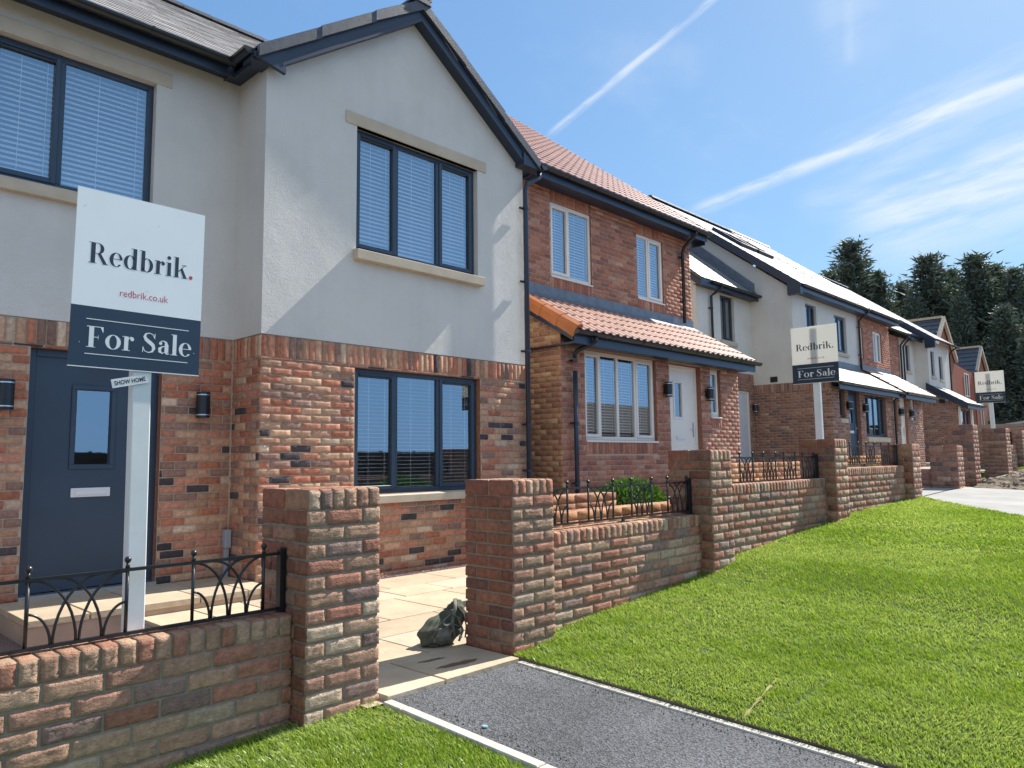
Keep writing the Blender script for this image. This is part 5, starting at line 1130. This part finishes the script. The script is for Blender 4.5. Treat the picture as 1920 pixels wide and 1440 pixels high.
grow('grass',3.45,13,-2.0,3.41,9500,.027,.0052,4.8,8.0,22,'bright green newly laid turf rising along the railed walls')
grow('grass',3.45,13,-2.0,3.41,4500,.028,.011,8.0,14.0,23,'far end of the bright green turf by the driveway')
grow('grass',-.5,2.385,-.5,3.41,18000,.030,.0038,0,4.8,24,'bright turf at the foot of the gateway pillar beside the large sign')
m=MB()
for (sx0,sx1,sy0,sy1) in SEAMS[:1]:
    for i in range(10):
        xa,xb_=sx0+(sx1-sx0)*i/10,sx0+(sx1-sx0)*(i+1)/10; ya,yb=sy0+(sy1-sy0)*i/10,sy0+(sy1-sy0)*(i+1)/10; w_=.007+.004*math.sin(i*2.1)
        m.poly([V3(xa,ya-w_,gz(xa,ya-w_)+.008),V3(xb_,yb-w_,gz(xb_,yb-w_)+.008),V3(xb_,yb+w_,gz(xb_,yb+w_)+.008),V3(xa,ya+w_,gz(xa,ya+w_)+.008)])
M['straw']=simple('dry_straw',(.31,.26,.12),.9,.2,var=.4,vscale=60); struct(m.build('lawn_seam','straw'))
# driveways, soil strip, far lawns
def flat(name,pts,dz,mat,zf=True,th=0):
    m=MB(); m.poly([V3(x,y,float(gz(x,y))+dz) for x,y in pts]); return struct(m.build(name,mat))
flat('driveway',[(11.95,3.35),(xb(2.5)-.1,2.5),(xb(1.0)-.1,1.0),(xb(-2.4),-2.4),(9,-2.4),(14.6,-2.4),(14.6,3.35)],-.012,'concrete')
flat('driveway',[(12.07,3.35),(14.1,3.35),(14.1,9),(12.07,9)],-.008,'concrete')
flat('driveway',[(17.2,-2.4),(24,-2.4),(24,3.9),(19.9,3.28),(15.66,3.28),(15.66,2.9)],.03,'concrete')
mb=MB(); xs=np.linspace(14.55,17.9,34); ys=np.linspace(-2.4,3.2,44); gg=np.random.default_rng(5); idx={}
for j,y in enumerate(ys):
    for i,x in enumerate(xs):
        ed=min(1,(x-14.5)/.5,(18-x)/.5,(3.25-y)/.2); hh=.10*max(0,ed)*(.6+.5*math.sin(x*3+y*2)+gg.uniform(-.5,.5)); idx[i,j]=mb.vert((x,y,float(gz(x,y))+hh-.01))
for j in range(len(ys)-1):
    for i in range(len(xs)-1): mb.f.append([idx[i,j],idx[i+1,j],idx[i+1,j+1],idx[i,j+1]]); mb.m.append(0)
o=mb.build('soil_heap','soil'); tag(o,'strip of rough bare soil between the pale driveways','soil',kind='stuff')
o=scatter(14.6,17.8,-2,3.1,.06,1500,.028,[(.26,.2,.14),(.3,.25,.19),(.13,.1,.08)],8,'soil_clods',zf=lambda a,b: gz(a,b)); o['label']='loose clods and stones on the bare soil strip'; o['category']='soil'
for (x0,x1,y0,y1,dz,sd) in ((14.5,15.2,4.0,8.5,.17,31),(15.7,19.6,3.9,7.2,.10,32),(18.5,24,1.6,3.25,.05,33)):
    mb=MB(); mb.box(x0,x1,y0,y1,-.9,float(gz(x0,3.3))+dz); struct(mb.build('front_lawn','turf'))
    gg=np.random.default_rng(sd); n=int((x1-x0)*(y1-y0)*900); X=gg.uniform(x0,x1,n); Y=gg.uniform(y0,y1,n)
    o=blades('grass',X,Y,np.full(n,float(gz(x0,3.3))+dz),sd,.06,.03,np.full(n,.3),gg.uniform(0,6,n),np.full(n,.4)); tag(o,{31:'strip of lawn behind the low pillar across the driveway',32:'small lawn glimpsed between the two tall far pillars',33:'patch of lawn at the foot of the farthest pillars'}[sd],'grass',kind='stuff')
for x0,x1,sd in ((2.455,2.56,61),(3.27,3.38,62)):
    o=scatter(x0,x1,-1.0,3.2,.004,420,.0045,[(.16,.20,.06),(.22,.18,.11),(.12,.10,.07)],sd,'path_grit',zf=lambda a,b: pz(b)); o['label']={61:'grit and grass clippings along the edge of the path next to the small turf patch',62:'grit and grass clippings along the edge of the path next to the large lawn'}[sd]; o['category']='grit'
# damp stains on the gateway slab
m=MB(); 
for cx,cy,rx,ry,sd in ((3.08,3.42,.15,.035,1),(3.02,3.60,.09,.02,2)):
    rs=random.Random(sd); m.poly([V3(cx+rx*math.cos(t)*rs.uniform(.75,1.2)+cy*0,cy+ry*math.sin(t)*rs.uniform(.7,1.3)-.10*(rx*math.cos(t)),ZP+.0032) for t in np.linspace(0,2*math.pi,19)[:-1]])
M['stain']=simple('damp_stain',(.16,.105,.065),.5,.4,var=.2); struct(m.build('damp_stain','stain'))
m=MB(); m.prism([V3(2.54+.015*math.cos(t),2.64+.015*math.sin(t),pz(2.64)+.004) for t in np.linspace(0,6.283,13)[:-1]],[V3(2.54+.013*math.cos(t),2.64+.013*math.sin(t),pz(2.64)+.009) for t in np.linspace(0,6.283,13)[:-1]]); o=m.build('bottle_cap','teal'); tag(o,'small pale blue plastic cap lying on the dark path','bottle cap')

# ================================================================= SHRUB
sh=thing('shrub','round glossy green shrub in the brick planter behind the railing','shrub',(6.85,4.78,-.66))
g=np.random.default_rng(3); n=5200
u=g.normal(0,1,(n,3)); u/=np.linalg.norm(u,axis=1)[:,None]; u[:,2]=np.abs(u[:,2])*1.0; rad=g.uniform(.55,1.05,n)**.5
P=np.stack([6.85+u[:,0]*.54*rad,4.80+u[:,1]*.34*rad,-.62+u[:,2]*.36*rad+g.uniform(-.02,.03,n)],1)
d=u+g.normal(0,.55,(n,3)); d[:,2]+=.5; d/=np.linalg.norm(d,axis=1)[:,None]; s=np.cross(d,g.normal(0,1,(n,3))); s/=np.linalg.norm(s,axis=1)[:,None]
L=g.uniform(.035,.06,n)[:,None]; V=np.stack([P,P+d*L*.5+s*L*.22,P+d*L,P+d*L*.5-s*L*.22],1).reshape(-1,3)
C=np.array([.06,.13,.03])*g.uniform(.5,1.7,(n,1)); C[g.random(n)<.15]*=np.array([1.8,1.6,1.3]); np_mesh('foliage',V,4,np.repeat(C,4,0),'leaf',sh)
m=MB()
for k in range(9): a=k*.7; m.tube([(6.85,4.8,-.68),(6.85+.2*math.cos(a),4.8+.13*math.sin(a),-.5),(6.85+.4*math.cos(a),4.8+.25*math.sin(a),-.38)],[.012,.008,.004],5)
m.build('stem','bark',sh)

# ================================================================= BAG
BAGX=.045
bag=thing('shoulder_bag','slumped olive canvas bag leaning against a gateway pillar on the pale paving','bag',(3.28,3.86,-1.21))
def blob(name,c,r,mat,seed,amp=.16,rot=0,n=26,squash=None,parent=bag,fold=9):
    rs=np.random.default_rng(seed); ph=rs.uniform(0,6.28,8); m=MB(); rings=[]
    for i in range(1,n):
        th=math.pi*i/n; ring=[]
        for j in range(n+8):
            a=2*math.pi*j/(n+8); x,y,z=math.sin(th)*math.cos(a),math.sin(th)*math.sin(a),-math.cos(th)
            k=1+amp*(.5*math.sin(3*x+ph[0]+2*z)+.45*math.sin(4*y+ph[1]-3*z)+.30*math.sin(fold*(x*.6+z)+ph[2]+2*y)+.2*math.sin(14*(y-x*.5+z*.4)+ph[3]))
            x,y,z=x*r[0]*k,y*r[1]*k,z*r[2]*k
            xr=x*math.cos(rot)-z*math.sin(rot); zr=x*math.sin(rot)+z*math.cos(rot); zz=c[2]+zr; zz=max(zz,-1.205)
            ring.append(V3(c[0]+xr,c[1]+y,zz))
        rings.append(ring)
    m.ring(rings); return m.build(name,mat,parent,smooth=True)
body=blob('body',(3.285,3.87,-1.125),(.170,.10,.095),'olive',2,.22,R(28))
blob('flap',(3.37,3.86,-1.055),(.075,.085,.105),'olive',5,.25,R(-15))
blob('pocket',(3.235,3.80,-1.135),(.075,.05,.055),'olive_light',8,.2,R(20))
m=MB(); BG=.03; m.tube([(3.12+BG,3.80,-1.14),(3.18,3.77,-1.06),(3.27,3.76,-1.00),(3.33,3.76,-1.03),(3.37,3.75,-1.12),(3.33,3.745,-1.18)],.011,6,flat=.5); m.tube([(3.38,3.84,-.93),(3.33,3.78,-.97),(3.29,3.765,-1.06),(3.30,3.755,-1.15)],.012,6,flat=.5); m.tube([(3.16,3.79,-1.17),(3.20,3.765,-1.10),(3.27,3.75,-1.06),(3.34,3.745,-1.09)],.007,6,flat=.6); m.tube([(3.36,3.80,-.96),(3.40,3.775,-1.02),(3.41,3.76,-1.10),(3.39,3.75,-1.17)],.010,6,flat=.5); m.build('strap','olive_light',bag,smooth=True)
m=MB(); m.ball((3.345,3.745,-1.155),.012,8); m.build('buckle','chrome',bag)
bag.location.x+=BAGX

# ================================================================= CONIFERS
def conifer_mesh(seed,H=15.0,Rr=3.1):
    g=np.random.default_rng(seed); P=[];D=[];S=[];T=[]
    nb=520
    for k in range(nb):
        f=(k+g.uniform(0,1))/nb; h=.03*H+f*H*.955; az=k*2.39996+g.uniform(-.3,.3)
        prof=(1-(h/H))**.86*1.06*(1+.22*math.sin(az*2+seed)+.15*math.sin(h*1.4+az*1.7)); L=max(.25,Rr*prof*g.uniform(.72,1.12))
        d=np.array([math.cos(az),math.sin(az)]); n=int(8+L*17); s=g.uniform(.12,1,n)**.72
        rise=.16*L+.30; q=np.zeros((n,3)); q[:,0]=d[0]*L*s; q[:,1]=d[1]*L*s; q[:,2]=h+rise*s-.34*L*s*s*.6
        sp=.10+.22*s; q+=g.normal(0,1,(n,3))*np.stack([sp,sp,sp*.55],1)
        dr=np.zeros((n,3)); dr[:,0]=d[0]; dr[:,1]=d[1]; dr[:,2]=.35; dr+=g.normal(0,.55,(n,3)); P.append(q);D.append(dr);S.append(np.full(n,1.0)); T.append(np.clip(s+g.normal(0,.15,n),0,1))
    n=160; q=np.zeros((n,3)); hh=g.uniform(0,1,n); q[:,2]=H*(.90+.10*hh); q[:,:2]=g.normal(0,.16,(n,2))*(1.15-hh)[:,None]; dr=g.normal(0,.4,(n,3)); dr[:,2]+=1; P.append(q);D.append(dr);S.append(np.full(n,.6));T.append(np.full(n,.8))
    P=np.concatenate(P);D=np.concatenate(D);S=np.concatenate(S);T=np.concatenate(T); n=len(P); D/=np.linalg.norm(D,axis=1)[:,None]
    s=np.cross(D,g.normal(0,1,(n,3))); s/=np.linalg.norm(s,axis=1)[:,None]; L=(g.uniform(.22,.50,n)*S)[:,None]; W=L*.20
    V=np.stack([P-s*W,P+s*W,P+D*L],1).reshape(-1,3)
    c=np.array([.115,.145,.118])*g.uniform(.5,1.6,(n,1)); ol=np.clip(T-.62,0,1)[:,None]*2.2; c=c*(1-ol*.5)+np.array([.14,.165,.085])*ol*.5*g.uniform(.5,1.4,(n,1)); return V,np.repeat(c,3,0)
meshes=[]
def place_conifer(k,x,y,top,base,wd,label):
    global meshes
    t=thing('conifer_tree',label,'conifer tree',(x,y,base),'conifers behind the houses'); sc_=(top-base)/15.0
    if len(meshes)<4:
        V,C=conifer_mesh(40+len(meshes)*3); o=np_mesh('crown',V,3,C,'conifer'); m=MB(); m.tube([(0,0,-.3),(0,0,5),(.05,0,10),(0,0,14.6)],[.30,.22,.12,.02],8); tr=m.build('trunk','bark'); meshes.append((o.data,tr.data)); bpy.data.objects.remove(o); bpy.data.objects.remove(tr)
    a,b=meshes[k%4] if k<len(meshes) else meshes[k%4]
    for nm,me in (('crown',a),('trunk',b)):
        o=bpy.data.objects.new(nm,me); COL.objects.link(o); o.parent=t
    t.scale=(1.28*wd*sc_,1.28*wd*sc_,sc_); t.rotation_euler=(0,0,k*1.3); return t
far=[(1594,455,61,1.0,'tallest conifer, rising directly above the roof of the brick house'),
 (1645,512,62,.85,'shorter conifer crowding the flank of the tallest conifer'),
 (1557,508,64,.7,'small dark conifer just peeping over the ridge beside the tallest one'),
 (1739,482,60,1.02,'sharply pointed conifer in the middle of the tree line'),
 (1690,532,65,.85,'low conifer filling the dip between the two pointed tops'),
 (1782,508,63,.85,'blunt-topped conifer squeezed between the pointed and the feathery ones'),
 (1826,480,60,1.0,'tall feathery conifer above the end red brick house'),
 (1866,500,62,.9,'bushy-topped conifer between the tall feathery one and the edge of view'),
 (1902,505,59,.95,'conifer at the very edge of the picture above the smallest sign'),
 (1955,520,60,1.0,'conifer beyond the edge of the picture past the smallest sign'),
 (1715,560,58,.8,'low dark conifer directly behind the steep tiled roof'),
 (1800,560,57,.8,'low dark conifer directly behind the end brick house'),
 (1880,575,55,.9,'low dense conifer behind the end of the dark green fence'),
 (1935,590,54,.9,'low dense conifer behind the parked car')]
for k,(u,v,dist,wd,lab) in enumerate(far):
    d=ray(u,v); hl=math.hypot(d.x,d.y); d=d/hl*dist; place_conifer(k,d.x,d.y,d.z,-.3,wd,lab)

# ================================================================= CAR, FENCES, HOUSES ACROSS THE ROAD
car=thing('parked_car','beige hatchback parked beyond the brown boundary wall, only its roof and windows showing','car',(30.4,4.4,-.36))
cx,cy,cz=30.4,3.68,-.36
def carx(s,y,z): return V3(cx+y,cy+s,cz+z)      # s along the car (towards the road), y across, z up
prof=[(-2.0,.35),(-2.02,.75),(-1.85,.95),(-1.0,1.02),(-.35,1.40),(.2,1.47),(1.0,1.46),(1.75,1.36),(2.0,.98),(2.06,.6),(2.0,.35)]
m=MB(); rings=[]
for yy,sc_,dz in ((-.84,.985,-.0),(-.86,1.0,0),(.86,1.0,0),(.84,.985,0)):
    rings.append([carx(s*sc_,yy*(1-.16*max(0,(z-.95))/.5),z+dz) for s,z in prof])
m.ring(rings); bo=m.build('body','car_paint',car,bevel=.02)
m=MB()
for sgn in (-1,1):
    q=[(-.78,1.08),(-.32,1.36),(.2,1.41),(.95,1.40),(1.55,1.32),(1.75,1.05)]
    m.poly([carx(s,sgn*(.862*(1-.16*max(0,(z-.95))/.5)+.004),z) for s,z in q])
m.build('side_window','glass_dark',car)
m=MB(); m.poly([carx(-.99,-.72,1.05),carx(-.99,.72,1.05),carx(-.38,.68,1.39),carx(-.38,-.68,1.39)]); m.build('windscreen','glass_dark',car)
m=MB(); m.poly([carx(1.80,-.66,1.34),carx(1.80,.66,1.34),carx(2.01,.70,1.02),carx(2.01,-.70,1.02)]); m.build('rear_window','glass_dark',car)
for s in (-1.25,1.3):
    for sgn in (-1,1):
        m=MB(); c=carx(s,sgn*.80,.32); m.prism([c+V3(-.1,.32*math.cos(t),.32*math.sin(t)) for t in np.linspace(0,6.283,21)[:-1]],[c+V3(.1,.32*math.cos(t),.32*math.sin(t)) for t in np.linspace(0,6.283,21)[:-1]]); w_=m.build('wheel','rubber',car)
        m=MB(); m.prism([c+V3(sgn*.101,.2*math.cos(t),.2*math.sin(t)) for t in np.linspace(0,6.283,15)[:-1]],[c+V3(sgn*.11,.19*math.cos(t),.19*math.sin(t)) for t in np.linspace(0,6.283,15)[:-1]]); m.build('hub_cap','chrome',w_)
for sgn in (-1,1): m=MB(); m.obox(carx(2.03,sgn*.62-.08,.72),X_,Z_,Y_,.16,.2,.03); m.build('tail_light','ink_red',car)
f_=thing('garden_fence','dark green close-boarded fence at the foot of the conifers','fence',(47,4,-.1)); m=MB(); 
y=9.4
while y>-12: m.box(47.0,47.03,y-.145,y,-.2,1.75+random.uniform(-.01,.01)); y-=.15
m.build('boards','fence_green',f_); m=MB(); m.box(47.031,47.07,-12,9.4,1.3,1.38); m.box(47.031,47.07,-12,9.4,.2,.28); m.build('fence_rail','fence_green',f_)
f_=thing('timber_fence','dark timber fence across the road, reflected along the bottom of the windows','fence',(20,-13,-1.6)); m=MB(); x=-12
while x<44: m.box(x,x+.142,-13.02,-13.0,-1.75,.38+random.uniform(-.015,.015)); x+=.148
m.build('boards','timber',f_); m=MB()
for k in range(31): m.box(-12+k*1.85,-11.9+k*1.85,-13.12,-13.021,-1.75,.42)
m.build('fence_post','timber',f_)
bg_=thing('bungalow','low dark-roofed house across the road, reflected in the cream-framed windows','house',(56,-29,-.8)); m=MB(); m.box(46,66,-33,-26,-1.0,2.3,0,(.3,.14,.09)); m.build('wall','brick',bg_)
m=MB(); m.prism([V3(45.6,-25.6,2.25),V3(45.6,-33.4,2.25),V3(45.6,-29.5,5.2)],[V3(66.4,-25.6,2.25),V3(66.4,-33.4,2.25),V3(66.4,-29.5,5.2)],0,(.09,.09,.10)); m.build('roof','timber',bg_); m=MB(); m.box(50,50.9,-30,-29,4.6,6.3,0,(.3,.14,.09)); m.build('chimney','brick',bg_)
# ================================================================= AIR
# mark every thing explicitly
for o in bpy.data.objects:
    if o.parent is None and o.type in ('MESH','EMPTY') and 'kind' not in o: o['kind']='thing'
# give each loose piece of these parts an object of its own
def split_pieces(o):
    me=o.data; n=len(me.vertices); par=list(range(n))
    def find(a):
        while par[a]!=a: par[a]=par[par[a]]; a=par[a]
        return a
    for p in me.polygons:
        a=find(p.vertices[0])
        for v in p.vertices[1:]:
            b=find(v)
            if a!=b: par[b]=a
    comp={}
    for p in me.polygons: comp.setdefault(find(p.vertices[0]),[]).append(p.index)
    if len(comp)<2: return
    for k,(r_,fs) in enumerate(comp.items()):
        mb=MB(); vi={}
        for f_ in fs:
            q=[]
            for v in me.polygons[f_].vertices:
                if v not in vi: vi[v]=mb.vert(tuple(me.vertices[v].co))
                q.append(vi[v])
            mb.f.append(q); mb.m.append(0)
        new=mb.build(o.name.split('.')[0],me.materials[0].name if False else me.materials[0])
        new.parent=o.parent; new.matrix_parent_inverse=o.matrix_parent_inverse.copy()
    bpy.data.objects.remove(o)
for o in list(bpy.data.objects):
    if o.type=='MESH' and o.name.split('.')[0] in ('fascia','trickle_vent','trim_ring','gutter_bracket','ridge_tile','pipe_clip','side_window','foot','end_bracket','porch_post'): split_pieces(o)
for o in bpy.data.objects:
    if o.parent is None and o.type in ('MESH','EMPTY') and 'kind' not in o: o['kind']='thing'
